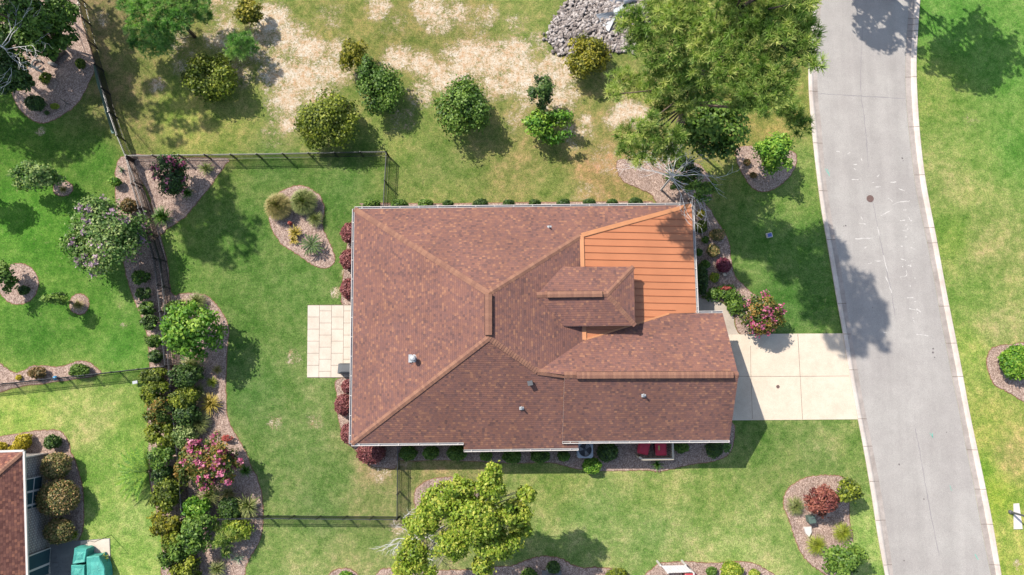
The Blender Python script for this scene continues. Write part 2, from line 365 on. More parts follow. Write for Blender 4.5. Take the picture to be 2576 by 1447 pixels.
# ------------------------------------------------------------------ ground
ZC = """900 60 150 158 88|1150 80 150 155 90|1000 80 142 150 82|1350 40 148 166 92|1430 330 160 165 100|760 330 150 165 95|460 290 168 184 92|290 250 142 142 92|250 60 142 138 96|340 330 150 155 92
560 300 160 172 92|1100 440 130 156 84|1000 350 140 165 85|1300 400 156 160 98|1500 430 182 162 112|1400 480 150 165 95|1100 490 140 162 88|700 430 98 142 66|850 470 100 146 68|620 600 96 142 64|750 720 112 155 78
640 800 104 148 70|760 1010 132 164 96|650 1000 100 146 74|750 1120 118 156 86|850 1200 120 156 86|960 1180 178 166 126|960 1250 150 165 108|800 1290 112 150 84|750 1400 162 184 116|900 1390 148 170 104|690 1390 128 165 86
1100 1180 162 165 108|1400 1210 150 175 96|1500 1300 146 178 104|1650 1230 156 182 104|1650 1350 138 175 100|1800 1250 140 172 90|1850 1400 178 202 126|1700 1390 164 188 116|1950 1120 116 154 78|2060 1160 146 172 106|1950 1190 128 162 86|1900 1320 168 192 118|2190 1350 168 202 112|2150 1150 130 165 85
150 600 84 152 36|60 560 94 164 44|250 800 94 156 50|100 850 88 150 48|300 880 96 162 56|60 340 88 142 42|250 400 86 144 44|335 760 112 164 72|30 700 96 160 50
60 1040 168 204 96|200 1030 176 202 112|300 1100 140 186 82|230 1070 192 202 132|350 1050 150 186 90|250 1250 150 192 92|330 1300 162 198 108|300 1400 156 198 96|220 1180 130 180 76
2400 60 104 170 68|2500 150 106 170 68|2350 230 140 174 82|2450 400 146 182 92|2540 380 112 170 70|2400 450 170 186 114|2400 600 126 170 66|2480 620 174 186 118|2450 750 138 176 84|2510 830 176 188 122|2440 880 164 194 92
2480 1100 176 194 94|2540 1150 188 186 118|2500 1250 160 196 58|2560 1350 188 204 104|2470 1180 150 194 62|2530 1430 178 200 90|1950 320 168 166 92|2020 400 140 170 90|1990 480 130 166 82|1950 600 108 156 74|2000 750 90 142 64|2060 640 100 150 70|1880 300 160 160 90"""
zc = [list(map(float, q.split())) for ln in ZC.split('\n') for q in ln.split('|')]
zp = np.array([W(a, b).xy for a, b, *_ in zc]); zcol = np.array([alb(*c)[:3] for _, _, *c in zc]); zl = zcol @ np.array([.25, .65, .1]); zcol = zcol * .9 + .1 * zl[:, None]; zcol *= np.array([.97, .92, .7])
SAND = """680 50 50 1|720 95 55 1|775 125 50 1|700 180 60 .9|760 195 60 1|830 175 55 .9|720 250 55 .9|800 245 50 .9|855 125 40 .8|560 90 50 .75|600 180 45 .7|650 110 50 .8|1000 150 45 .9|1060 165 45 .9|1110 190 45 1|1170 150 60 1|1230 155 60 1|1290 145 60 1|1310 185 60 1|1390 185 60 .9
1250 205 50 .9|1150 215 40 .8|1400 235 50 .9|1425 245 40 .8|1330 235 45 .7|1080 15 50 .85|1100 55 40 .8|950 20 38 .75|1150 30 40 .7|1225 40 35 .7|1575 278 36 1.1|1605 292 32 1.1|1545 302 28 .9|725 315 28 .9|1060 235 40 .7|395 215 20 1|1475 300 16 .9|1300 60 40 .5|880 180 40 .6
1450 330 60 .45|1520 400 60 .42|845 735 16 .62|955 1185 32 .6|870 690 20 .5|790 1060 30 .36|1000 1325 22 .62|1010 1160 30 .45|450 100 50 .55|740 900 24 .5|690 1060 25 .45|800 560 30 .3|310 820 12 .5|300 770 9 .5|100 330 14 .6|2560 1420 12 .9|2440 300 40 .3|1480 490 60 .35|1010 300 40 .5|700 330 60 .4|1300 300 50 .4|250 50 30 .5
560 20 60 .55|470 160 50 .4|830 40 60 .35|1000 60 60 .35|1200 90 60 .4|1350 110 40 .5"""
sdl = [list(map(float, q.split())) for ln in SAND.split('\n') for q in ln.split('|')]
def axis(a, b, step, far):
    m = np.arange(a, b + step, step); k = np.array([3, 8, 20, 50, 120, far])
    return np.concatenate([(a - k)[::-1], m, b + k])
gx = axis(-42, 42, .28, 400); gy = axis(-26, 36, .28, 400)
X, Y = np.meshgrid(gx, gy); P = np.stack([X.ravel(), Y.ravel()], 1)
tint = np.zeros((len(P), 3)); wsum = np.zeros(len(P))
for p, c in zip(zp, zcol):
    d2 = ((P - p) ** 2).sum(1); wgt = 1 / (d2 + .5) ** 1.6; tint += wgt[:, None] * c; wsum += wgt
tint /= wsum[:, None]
sand = np.zeros(len(P))
for a, b, r, s_ in sdl:
    q = np.array(W(a, b).xy); d2 = ((P - q) ** 2).sum(1); rr = px2m(r)
    sand = np.maximum(sand, s_ * np.exp(-(d2 / rr ** 2) ** 1.3 * .8))
nxg, nyg = len(gx), len(gy)
me = bpy.data.meshes.new('lawn'); vs = np.column_stack([P, np.zeros(len(P))])
i0 = (np.arange(nyg - 1)[:, None] * nxg + np.arange(nxg - 1)[None, :]).ravel()
me.from_pydata(vs.tolist(), [], np.stack([i0, i0 + 1, i0 + nxg + 1, i0 + nxg], 1).tolist())
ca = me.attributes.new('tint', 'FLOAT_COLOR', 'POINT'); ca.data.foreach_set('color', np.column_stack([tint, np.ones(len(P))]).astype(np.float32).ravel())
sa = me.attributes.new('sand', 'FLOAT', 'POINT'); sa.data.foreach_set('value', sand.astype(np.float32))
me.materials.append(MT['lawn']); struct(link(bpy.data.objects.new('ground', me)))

# ------------------------------------------------------------------ road, kerbs, driveway, walk, patio
RL = t(3, 0, (405, 0), (375, 300), (372, 560), (372, 740), (400, 900), (415, 1150), (445, 1440)) + t(3, 1, (480, 200), (510, 380), (545, 560), (580, 760), (605, 960), (640, 1140), (670, 1300)) + t(3, 2, (690, 0), (730, 200), (790, 500), (850, 800), (900, 1130), (945, 1447))
RLo = t(3, 0, (335, 0), (325, 200), (300, 500), (305, 700), (325, 950), (345, 1150), (380, 1440)) + t(3, 1, (405, 180), (440, 360), (480, 600), (520, 840), (560, 1050), (600, 1300)) + t(3, 2, (625, 0), (670, 250), (700, 390), (740, 620), (780, 850), (820, 1130), (880, 1447))
RR = t(3, 0, (1065, 0), (1035, 400), (1032, 600), (1050, 900), (1085, 1200), (1115, 1440)) + t(3, 1, (1160, 200), (1200, 380), (1260, 700), (1310, 1000), (1370, 1300)) + t(3, 2, (1395, 0), (1440, 200), (1490, 480), (1550, 760), (1600, 1050), (1680, 1447))
RRo = t(3, 0, (1143, 0), (1115, 400), (1115, 600), (1135, 950), (1160, 1200), (1195, 1440)) + t(3, 1, (1245, 240), (1275, 400), (1340, 750), (1400, 1050), (1440, 1250)) + t(3, 2, (1475, 0), (1520, 250), (1570, 480), (1630, 760), (1690, 1060), (1755, 1447))
def smooth_x(poly, y):
    return sum(interp(poly, y + d) * w_ for d, w_ in ((-45, .15), (-20, .2), (0, .3), (20, .2), (45, .15)))
ys = np.arange(-330, 1830, 18)
mb = MB()
for y0, y1 in zip(ys, ys[1:]):
    mb.face([W(smooth_x(RL, y1), y1, .012), W(smooth_x(RR, y1), y1, .012), W(smooth_x(RR, y0), y0, .012), W(smooth_x(RL, y0), y0, .012)])
def ribbon(mb, pts, wd, z, m, jit=.0):
    P_ = [W(a, b, z) for a, b in pts]
    L = []
    for k, p in enumerate(P_):
        d = (P_[min(k + 1, len(P_) - 1)] - P_[max(k - 1, 0)]).normalized(); nrm = Vector((-d.y, d.x, 0))
        w_ = wd * (1 + random.uniform(-jit, jit)) / 2; L.append((p - nrm * w_, p + nrm * w_))
    for (a, b), (c, d) in zip(L, L[1:]): mb.face([a, c, d, b], m)
def wob(pts, a=1.2, per=5):
    q = smooth_poly(pts, False, per); return [(x + random.uniform(-a, a), y + random.uniform(-a, a)) for x, y in q]
for c in (t(3, 0, (716, 200), (703, 420), (700, 700), (722, 860), (742, 1050), (755, 1260)), t(3, 0, (375, 705), (560, 716), (760, 728), (1035, 745)), t(3, 1, (795, 90), (820, 230), (870, 470), (905, 640), (930, 760), (958, 930)), t(3, 2, (1110, 340), (1160, 600), (1210, 900), (1290, 1300))):
    ribbon(mb, wob(c, .8, 12), .035, .016, 1, .5)
for c in ([(935, 100), (985, 78), (1070, 68)], [(850, 180), (890, 158), (930, 135)], [(905, 45), (940, 70)], [(690, 236), (735, 243)], [(825, 265), (840, 328)], [(655, 355), (720, 350), (790, 348)], [(1075, 420), (1110, 430)], [(1000, 503), (1040, 516)], [(885, 640), (910, 690)], [(995, 640), (1045, 630), (1040, 590)], [(1060, 880), (1110, 890)], [(1120, 885), (1155, 905)], [(1098, 965), (1102, 990)], [(1118, 1075), (1165, 1078), (1210, 1085)], [(865, 1055), (895, 1064)], [(1045, 797), (1095, 795)], [(905, 670), (930, 760)], [(1020, 137), (1050, 133)], [(995, 218), (1035, 212)], [(725, 425), (745, 412)], [(700, 185), (712, 210)], [(1015, 290), (1045, 294)], [(1060, 190), (1075, 215)], [(805, 520), (850, 522)], [(755, 540), (780, 535)], [(1055, 555), (1080, 552)], [(870, 475), (900, 600)]):
    ribbon(mb, wob(t(3, 1, *c), .7, 5), .05, .017, 2, .8)
for c in ([(630, 1352), (680, 1354)], [(785, 1374), (800, 1374)], [(810, 1412), (850, 1408)], [(640, 1240), (670, 1238)], [(820, 1335), (840, 1318)], [(645, 1270), (665, 1278)], [(515, 1140), (540, 1146)], [(600, 1160), (618, 1150)], [(925, 1375), (965, 1372)], [(985, 1420), (1030, 1440)], [(700, 1195), (712, 1215)]):
    ribbon(mb, wob(t(3, 0, *c), .7, 4), .06, .017, 2, .8)
for _ in range(16):
    a, b = random.uniform(1010, 1120), random.uniform(40, 1000); p = t(3, 1, (a + b * .1 - 60, b), (a + b * .1 - 60 + random.uniform(6, 14), b + random.uniform(-4, 4)))
    ribbon(mb, p, random.uniform(.04, .12), .0175, 2, .6)
for c in ([(1218, 375), (1245, 412)], [(1240, 375), (1238, 410)], [(1370, 770), (1385, 810)], [(1560, 1290), (1585, 1330)]): ribbon(mb, wob(t(3, 2, *c), .6, 3), .04, .018, 3, .4)
for c in ([(430, 1270), (455, 1310)], [(445, 1275), (465, 1325)]): ribbon(mb, wob(t(3, 0, *c), .6, 3), .04, .018, 3, .4)
for a, b, c, d, q in ((3, 1, 1245, 1182, .07), (3, 1, 1243, 1210, .08), (3, 1, 1256, 1247, .05), (3, 1, 585, 255, .06), (3, 1, 570, 257, .04), (3, 0, 1012, 1193, .07), (3, 0, 1020, 1212, .04), (3, 2, 988, 613, .07), (3, 2, 1026, 1338, .05), (3, 2, 1175, 874, .05), (3, 2, 1345, 370, .04), (3, 1, 788, 870, .03)):
    g_ = W(*t(a, b, (c, d))[0], .0165); mb.face([(g_.x + q * random.uniform(.7, 1.2) * math.cos(k * .7), g_.y + q * random.uniform(.7, 1.2) * math.sin(k * .7), .0165) for k in range(9)], 4)
struct(mb.build('road', [MT['asphalt'], MT['crack'], MT['chalk'], MT['mint'], flat('oil_spot', alb(120, 112, 110), .8)], fix=False))
def kerb(inner, outer, joints):
    mb = MB(); prof = ((0, .014, 0), (.42, .02, 0), (.5, .035, 1), (.62, .085, 1), (.72, .1, 1), (.95, .1, 1), (1.0, .08, 1), (1.0, -.02, 1))
    def pt(y, u, z):
        a = W(smooth_x(inner, y), y); b = W(smooth_x(outer, y), y); q = a.lerp(b, u); return Vector((q.x, q.y, z))
    for y0, y1 in zip(ys, ys[1:]):
        for (u0, z0, m0), (u1, z1, m1) in zip(prof, prof[1:]):
            mb.face([pt(y0, u0, z0), pt(y0, u1, z1), pt(y1, u1, z1), pt(y1, u0, z0)], m0)
    for j in joints:
        for (u0, z0, m0), (u1, z1, m1) in zip(prof[:-1], prof[1:-1]):
            mb.face([pt(j, u0, z0 + .003), pt(j, u1, z1 + .003), pt(j + 1.1, u1, z1 + .003), pt(j + 1.1, u0, z0 + .003)], 2)
    return struct(mb.build('kerb', [MT['gutter_pan'], MT['kerb'], MT['joint']], fix=False))
kerb(RL, RLo, [18, 105, 230, 360, 480, 603, 763, 840, 930, 1053, 1122, 1210, 1308, 1420])
kerb(RR, RRo, [47, 62, 78, 95, 194, 319, 440, 573, 611, 770, 863, 947, 1131, 1230, 1318, 1420])
ke = lambda y: smooth_x(RLo, y) + .3
def sheet(name, pts, z, mat, mats=None, extra=None):
    mb = MB(); mb.prism([W(a, b).xy for a, b in pts], -.05, z)
    if extra: extra(mb)
    return struct(mb.build(name, mats or mat))
def drv(mb):
    for p in (((1888, 870), (1889, 945), (1893, 1054)), ((2007, 841), (2014, 966), (2019, 1055)), ((1850, 947), (2000, 947), (2136, 946))): ribbon(mb, p, .026, .034, 1, .3)
sheet('driveway', [(1790, 843), (1932, 840), (ke(839), 839), (ke(900), 900), (ke(966), 966), (ke(1010), 1010), (ke(1055), 1055), (1790, 1058)], .03, None, [MT['drive'], MT['joint']], drv)
sheet('walkway', [(1720, 745), (1753, 750)] + smooth_poly(t(2, 1, (1400, 795), (1500, 808), (1600, 850), (1665, 925), (1675, 1000), (1700, 1060)), False) + [(1862, 842.5), (1790, 842.5), (1740, 800)], .026, MT['walk'])
mb = MB(); colx = [390, 480, 571, 662, 752]
mb.prism([W(*t(1, 1, p)[0]).xy for p in ((390, 852), (770, 848), (770, 1402), (386, 1400))], -.02, .018, 1)
for i in range(4):
    off = 0 if i % 2 == 0 else -46; y = 852 + off
    while y < 1396:
        a, b = max(y, 854), min(y + 91, 1398)
        if b - a > 8:
            x0, x1 = colx[i] + 1.2, colx[i + 1] - 1.2; sk = lambda yy: -(yy - 852) * .010
            mb.prism([W(*t(1, 1, p)[0]).xy for p in ((x0 + sk(a), a + 1.2), (x1 + sk(a), a + 1.2), (x1 + sk(b), b - 1.2), (x0 + sk(b), b - 1.2))], 0, .034 + random.uniform(0, .003))
        y += 91
struct(mb.build('patio', [MT['paver'], MT['joint']]))

bedn = [0]
def bed(pts, jit=.03, sm=True):
    bedn[0] += 1; z = .008 + .0012 * bedn[0]
    q = smooth_poly(pts, True, 7) if sm else pts
    P_ = [Vector((*W(a, b).xy, 0)) for a, b in q]
    P_ = [p + Vector((random.uniform(-jit, jit), random.uniform(-jit, jit), 0)) for p in P_]
    ar = sum(a.x * b.y - b.x * a.y for a, b in zip(P_, P_[1:] + P_[:1])); sg = 1 if ar > 0 else -1
    n = len(P_); mb = MB(); out = []
    for k, p in enumerate(P_):
        d = (P_[(k + 1) % n] - P_[k - 1]); d = d.normalized() if d.length > 0 else Vector((1, 0, 0)); out.append(p + Vector((d.y, -d.x, 0)) * sg * random.uniform(.03, .085))
    mb.face([(p.x, p.y, z) for p in P_])
    for k in range(n):
        a, b, c, d = P_[k], P_[(k + 1) % n], out[(k + 1) % n], out[k]
        mb.face([(a.x, a.y, z), (b.x, b.y, z), (c.x, c.y, .0035), (d.x, d.y, .0035)], 1)
    return struct(mb.build('mulch_bed', [MT['mulch'], MT['bed_edge']]))
def ell(cx, cy, rx, ry, n=12): return [(cx + rx * math.cos(2 * math.pi * k / n), cy + ry * math.sin(2 * math.pi * k / n)) for k in range(n)]
bed(t(0, 0, (480, -60), (560, -60), (640, 250), (700, 420), (720, 500), (680, 600), (620, 720), (560, 800), (450, 880), (330, 925), (240, 900), (160, 830), (105, 740), (105, 690), (200, 660), (200, 450), (100, 380), (-60, 300), (-60, -60)))
bed(t(0, 0, (885, 1230), (870, 1447)) + t(0, 1, (900, 300), (940, 560), (970, 680), (1010, 800), (1050, 900), (1070, 940), (1105, 1040), (1120, 1150), (1130, 1320), (1120, 1440)) + t(0, 2, (1118, 300), (1118, 500), (1130, 700), (1170, 900), (1185, 970), (1215, 1160), (1230, 1300), (1240, 1460), (1500, 1500), (1810, 1460), (1850, 1380), (1890, 1300)) +
    t(1, 2, (20, 1200), (45, 1100), (50, 1000), (40, 830), (0, 700)) + t(0, 2, (1900, 650), (1860, 540), (1800, 430), (1740, 330), (1705, 200), (1700, 0)) + t(0, 1, (1710, 1200), (1725, 1070), (1715, 1000), (1680, 920), (1620, 840), (1540, 780), (1400, 765), (1310, 780), (1275, 700), (1265, 560), (1200, 310), (1130, 100)) + t(0, 0, (1060, 1380), (960, 1190)))
bed(t(0, 0, (975, 1175), (1300, 1190), (1695, 1195), (1690, 1250), (1620, 1350), (1550, 1447)) + t(0, 1, (1440, 130), (1390, 190), (1270, 270), (1205, 310), (1160, 150), (1120, 0)) + t(0, 0, (1060, 1350),))
bed(ell(*t(0, 1, (138, 692))[0], 50, 51)); bed(ell(*t(0, 1, (598, 845))[0], 24, 25)); bed(ell(158.5, 474, 24, 19))
bed(t(0, 1, (-80, 1270), (0, 1295), (60, 1340), (120, 1365), (200, 1340), (230, 1315), (330, 1312), (460, 1320), (520, 1300), (600, 1275), (670, 1285), (715, 1320), (745, 1372), (500, 1420), (180, 1460), (-80, 1500)))
bed(t(0, 2, (-80, 410), (0, 405), (200, 370), (340, 358), (440, 360), (480, 390), (515, 450), (530, 520), (570, 600), (600, 700), (620, 800), (630, 900), (630, 1000), (625, 1080), (600, 1160), (560, 1195), (340, 1200), (300, 1200), (250, 620), (-80, 620)))
bed(t(1, 0, (200, 1438), (300, 1405), (380, 1410)) + t(1, 1, (440, 0), (480, 30), (505, 90), (512, 150), (500, 250), (520, 320), (560, 400), (590, 480), (588, 530), (560, 560), (520, 572), (460, 560), (400, 530), (330, 480), (270, 440), (200, 395), (150, 330), (115, 260), (100, 190), (110, 100), (150, 40)))
bed(t(1, 1, (800, 215), (720, 230), (690, 400), (672, 500), (662, 600), (655, 700), (650, 840), (740, 846), (860, 850), (860, 230)), .02)
bed(t(1, 2, (614, -25), (612, 90), (620, 250), (640, 330), (660, 400), (690, 450), (740, 490), (800, 560), (880, 625), (950, 636), (1060, 627), (1062, 440), (1000, 300), (900, 200), (800, -20)), .02)
bed([(905, 512.5), (960, 513), (1100, 514), (1300, 511), (1500, 509), (1640, 508), (1660, 540), (1300, 560), (950, 560)], .02, False)
bed(t(1, 2, (1075, 440), (1078, 574), (1400, 578), (1700, 590), (1929, 602)) + t(2, 2, (150, 598), (300, 598), (400, 620), (500, 645), (700, 660), (900, 655), (1040, 655), (1100, 665), (1200, 645), (1350, 610), (1500, 590), (1590, 560), (1640, 520), (1665, 450), (1672, 320), (1560, 285), (1000, 300), (-100, 350)), .02)
bed(t(1, 2, (1195, 880), (1210, 800), (1260, 755), (1330, 725), (1430, 710), (1520, 712), (1600, 740), (1700, 900), (1500, 1000), (1250, 1000)))
bed(t(1, 2, (925, 1470), (930, 1420), (960, 1400), (1030, 1398), (1200, 1400), (1300, 1415), (1500, 1410), (1700, 1405), (1800, 1385), (1920, 1380)) + t(2, 2, (100, 1340), (200, 1310), (300, 1310), (380, 1330), (450, 1370), (540, 1395), (640, 1390), (740, 1400), (830, 1420), (880, 1470), (700, 1600), (0, 1640)) + t(1, 2, (1200, 1600),))
bed(t(1, 2, (545, 1470), (590, 1415), (660, 1398), (720, 1405), (780, 1470), (660, 1520)))
bed(t(2, 2, (1030, 1480), (1060, 1400), (1120, 1360), (1200, 1350), (1330, 1348), (1500, 1358), (1750, 1350), (1830, 1365), (1900, 1400), (1960, 1480), (1500, 1600)))
bed(t(3, 2, (120, 930), (125, 850), (160, 790), (220, 745), (300, 710), (400, 697), (500, 698), (570, 715), (615, 760), (610, 880), (612, 1050), (635, 1150), (640, 1300), (620, 1470), (480, 1470), (390, 1410), (330, 1370), (260, 1290), (210, 1190), (180, 1090), (150, 1000)))
bed(t(3, 1, (1990, 1150), (1800, 1155), (1730, 1165), (1680, 1190), (1655, 1240), (1650, 1300), (1680, 1400), (1720, 1460)) + t(3, 2, (1780, 50), (1850, 90), (1929, 140), (2050, 160)) + t(3, 1, (2150, 1300),))
bed([(1552, 408), (1578, 402), (1620, 412), (1700, 400), (1765, 420), (1790, 470), (1785, 505), (1750, 530), (1665, 520), (1640, 490), (1610, 475), (1572, 458), (1556, 436)])
bed(t(2, 0, (1690, 1130), (1720, 1110), (1800, 1103), (1860, 1115)) + t(3, 0, (60, 1110), (190, 1150), (213, 1200), (200, 1260), (150, 1340), (80, 1400), (0, 1440)) + t(2, 0, (1860, 1440), (1800, 1400), (1740, 1310), (1700, 1230), (1685, 1170)))
bed(t(2, 1, (1300, 60), (1400, 80), (1480, 120), (1530, 200), (1580, 280), (1620, 350), (1640, 420), (1650, 520), (1680, 640), (1740, 700), (1810, 770), (1900, 830), (1900, 1040), (1760, 1070), (1712, 1060), (1685, 1000), (1672, 915), (1605, 840), (1500, 796), (1400, 782), (1300, 500)))
print('BEDS', bedn[0])

# ------------------------------------------------------------------ main house
e = 2.95
def dl(x, y, z): return W(x, y, z)
A, B, C_ = dl(892, 526, e), dl(1740, 516, e), dl(884, 1116, e)
R1, R2 = dl(1229, 738, 6.6), dl(1229, 850, 6.6)
GR1 = dl(1352, 935, 5.5); GR2 = dl(1858, 943, 5.5)
PE = plane(R1, R2, GR1); PS = plane(C_, R2, GR1); PN = plane(A, B, R1)
G1 = dl(1818, 788, e); PG = plane(GR1, GR2, G1)
M1 = on_plane(1463, 592, PE); M2 = on_plane(1470, 855, PE); M1n = on_plane(1463, 592, PN); M2g = on_plane(1470, 855, PG)
print('CHK M1', M1, M1n, 'M2', M2, M2g)
M1 = (M1 + M1n) / 2; M2 = (M2 + M2g) / 2
PM = plane(M1, M2, dl(1746, 650, 3.0)); V1 = on_plane(1683, 789, PM); G0 = on_plane(1704, 789, PG); ME2 = on_plane(1752, 787, PM); Bm = on_plane(1740, 516, PM)
S1 = on_plane(1166, 1113, PS); S1b = on_plane(1167, 1131, PS); S2b = on_plane(1455, 1127, PS); Su = on_plane(1455, 1095, PS); Sr = on_plane(1440, 950, PS)
G2 = dl(1835, 1107, 3.12); G3 = dl(1415, 1110, 3.12); GRs = dl(1420, 943, 5.66); GR2b = dl(1858, 944, 5.6); G1 = Vector((G1.x, G1.y, e))
hb = Vector((0, 0, 0)); cen = W(1370, 830)
house = thing('house', (cen.x, cen.y, 0), 'brown shingle hip roofed house with orange metal porch roof beside the road', 'house')
def roofmesh(faces, name, mat, parent, th=.12):
    mb = MB()
    for f in faces:
        n = (f[1] - f[0]).cross(f[2] - f[0])
        if n.z < 0: f = f[::-1]
        mb.face(f)
    return mb.build(name, mat, parent, uv=True)
roof = roofmesh([[A, B, M1, R1], [A, R1, R2, C_], [R1, M1, M2, GR1, R2], [C_, R2, GR1, Sr, Su, S2b, S1b, S1], [GR1, M2, V1, G0, G1, GR2, GR2b, GRs], [GRs, GR2b, G2, G3]], 'roof', MT['shingle'], house)
# thickness of the roof deck and pale fascia boards along every edge
mb = MB()
def fascia(a, b, d=.2):
    mb.face([a, b, b - Vector((0, 0, d)), a - Vector((0, 0, d))])
for a, b in ((A, B), (A, C_), (C_, S1), (S1, S1b), (S1b, S2b), (G3, G2), (G2, GR2b), (GR2, G1), (G1, G0), (B, ME2), (G3, GRs)): fascia(a, b, .2 if a is not G3 or b is not GRs else .1)
so_ = Vector((0, 0, .2))
for q in ([A, B, ME2, G0, G1, G2, G3, S2b, S1b, S1, C_],): mb.face([Vector((p.x, p.y, e - .2)) for p in q])
mb.build('fascia', MT['white'], house, fix=False)
# orange standing seam porch roof
mb = MB()
f = [M1, M2, V1, ME2, Bm]; mb.face(f if (f[1] - f[0]).cross(f[2] - f[0]).z > 0 else f[::-1])
print('CHK', Bm, ME2, V1)
mr = mb.build('metal_roof', MT['metal_roof'], house, fix=False)
mb = MB()
for k in range(17):
    yy = 547 + k * 17.6; sh = .0
    # seam runs down the slope; left end on the top edge, the hip or the valley
    xl = 1467
    if yy < 592: xl = 1463 + (592 - yy) * 3.55
    yl = yy + (xl - 1467) * .021
    xr = 1741 + (yy + 5 - 516) * .042
    if yy > 775: xr = 1700
    if yl > 788:
        if yl > 846: continue
        xr = 1470 + (855 - yl) / 66 * 213 - 12; 
    a = on_plane(xl + 3, yl, PM); yR = yl + (xr - xl) * .021; b = on_plane(xr - 1, min(yR, 787 if xr > 1704 else yR), PM)
    up = Vector((0, 0, .018)); mb.bar(a + up, b + up, .026, .045)
mb.build('standing_seam', MT['seam'], mr, fix=False)
mb = MB(); up = Vector((0, 0, .03))
mb.bar(M1 + up, M2 + up, .26, .05); mb.bar(M1 + up, Bm.lerp(B, .5) + up, .28, .07); mb.bar(M2 + up * .8, V1 + up * .8, .12, .05)
mb.build('metal_trim', MT['cap_metal'], mr)
# ridge and hip caps made of overlapping cap shingles
def caps(a, b, wd=.34, drop=.06, lift=.02, seg=.17, name='ridge_cap', parent=None, sides=None):
    mb = MB(); L = (b - a).length; d = (b - a) / L; hz = Vector((d.x, d.y, 0)).normalized(); sdv = Vector((hz.y, -hz.x, 0)); n = max(2, int(L / seg))
    for k in range(n):
        p = a + d * (L * k / n); q = a + d * (L * (k + 1) / n + .02); r = random.random()
        u0, u1 = Vector((0, 0, lift + .022)), Vector((0, 0, lift))
        dr = Vector((0, 0, drop))
        m0, m1 = p + u0, q + u1
        for sg in (-1, 1):
            mb.face([m0, m1, m1 + sdv * sg * wd / 2 - dr, m0 + sdv * sg * wd / 2 - dr], 0, r)
            mb.face([m0 + sdv * sg * wd / 2 - dr, m1 + sdv * sg * wd / 2 - dr, m1 + sdv * sg * wd / 2 - dr * 2, m0 + sdv * sg * wd / 2 - dr * 2], 0, r)
        mb.face([m0, m0 + sdv * wd / 2 - dr, m0 + sdv * wd / 2 - dr * 2, m0 - sdv * wd / 2 - dr * 2, m0 - sdv * wd / 2 - dr], 0, r)
    return mb.build(name, MT['cap'], parent or roof, fix=False)
caps(A, R1, drop=.05, wd=.36); caps(C_, R2, drop=.06, wd=.36); caps(M1, R1, drop=.06, wd=.36); caps(GR1, R2, drop=.06, wd=.34)
caps(GR1, GRs + Vector((0, 0, -.14)), drop=.09, wd=.4); caps(R1, R2, drop=.08, wd=.34); caps(GRs + Vector((0, 0, -.02)), (GR2 + GR2b) / 2, drop=.1, wd=.4)
def ridge_vent(a, b, wd=.5, parent=None):
    mb = MB(); L = (b - a).length; d = (b - a).normalized(); sdv = Vector((d.y, -d.x, 0)).normalized(); z = Vector((0, 0, 1))
    mb.bar(a + z * .02, b + z * .02, wd * 1.02, .1, 1)  # dark-coloured base stands in for the shadow gap under the vent caps
    n = int(L / .16)
    for k in range(n):
        p = a + d * L * k / n; q = a + d * L * (k + 1) / n; r = random.random()
        for sg in (-1, 1): mb.face([p + z * .15, q + z * .14, q + z * .095 + sdv * sg * wd * .46, p + z * .1 + sdv * sg * wd * .46], 0, r)
    return mb.build('ridge_vent', [MT['cap'], MT['vent_shadow_gap']], parent or roof, fix=False)
ridge_vent(dl(1229, 741, 6.62), dl(1229, 843, 6.62), .46)
ridge_vent(dl(1450, 944.5, 5.62), dl(1844, 943, 5.62), .44)
# dormer
D1 = on_plane(1350, 742, PE); D2 = dl(1527, 740, D1.z); D5 = on_plane(1415, 671, PE); D3 = dl(1594, 671, D5.z); D6 = on_plane(1418, 821, PE); D4 = dl(1598, 819, D5.z)
print('CHK dormer', D1, D5, D6, 'metal at east', on_plane(1596, 745, PM))
D1.z += .02
dorm = roofmesh([[D1, D5, D3, D2], [D1, D2, D4, D6], [D2, D3, D4]], 'dormer', MT['shingle'], house)
def sub(o, par):                                       # make a mesh built in world space a sub-part
    o.parent = par; return o
DP = bpy.data.objects
def caps_sub(*a, **k):
    o = caps(*a, **k); o.parent = dorm; return o
caps_sub(D3, D2, drop=.05, wd=.3); caps_sub(D4, D2, drop=.06, wd=.3); caps_sub(D1, D2, drop=.07, wd=.36)
o = ridge_vent(D1.lerp(D2, .15) + Vector((0, 0, .03)), D1.lerp(D2, .93) + Vector((0, 0, .03)), .42); o.parent = dorm
mb = MB()
for a, b in ((D5, D3), (D3, D4), (D4, D6)): mb.face([a, b, b - Vector((0, 0, .16)), a - Vector((0, 0, .16))])
mb.face([p - Vector((0, 0, .16)) for p in (D5, D3, D4, D6)]); o = mb.build('fascia', MT['white'], house, fix=False); o.parent = dorm
mb = MB(); ins = .35
x1 = D4.x - ins; mb.prism([(D5.x - .5, D3.y - ins), (x1, D3.y - ins), (x1, D4.y + ins), (D5.x - .5, D4.y + ins)], 3.0, D5.z - .1)
o = mb.build('wall', MT['brick'], house); o.parent = dorm
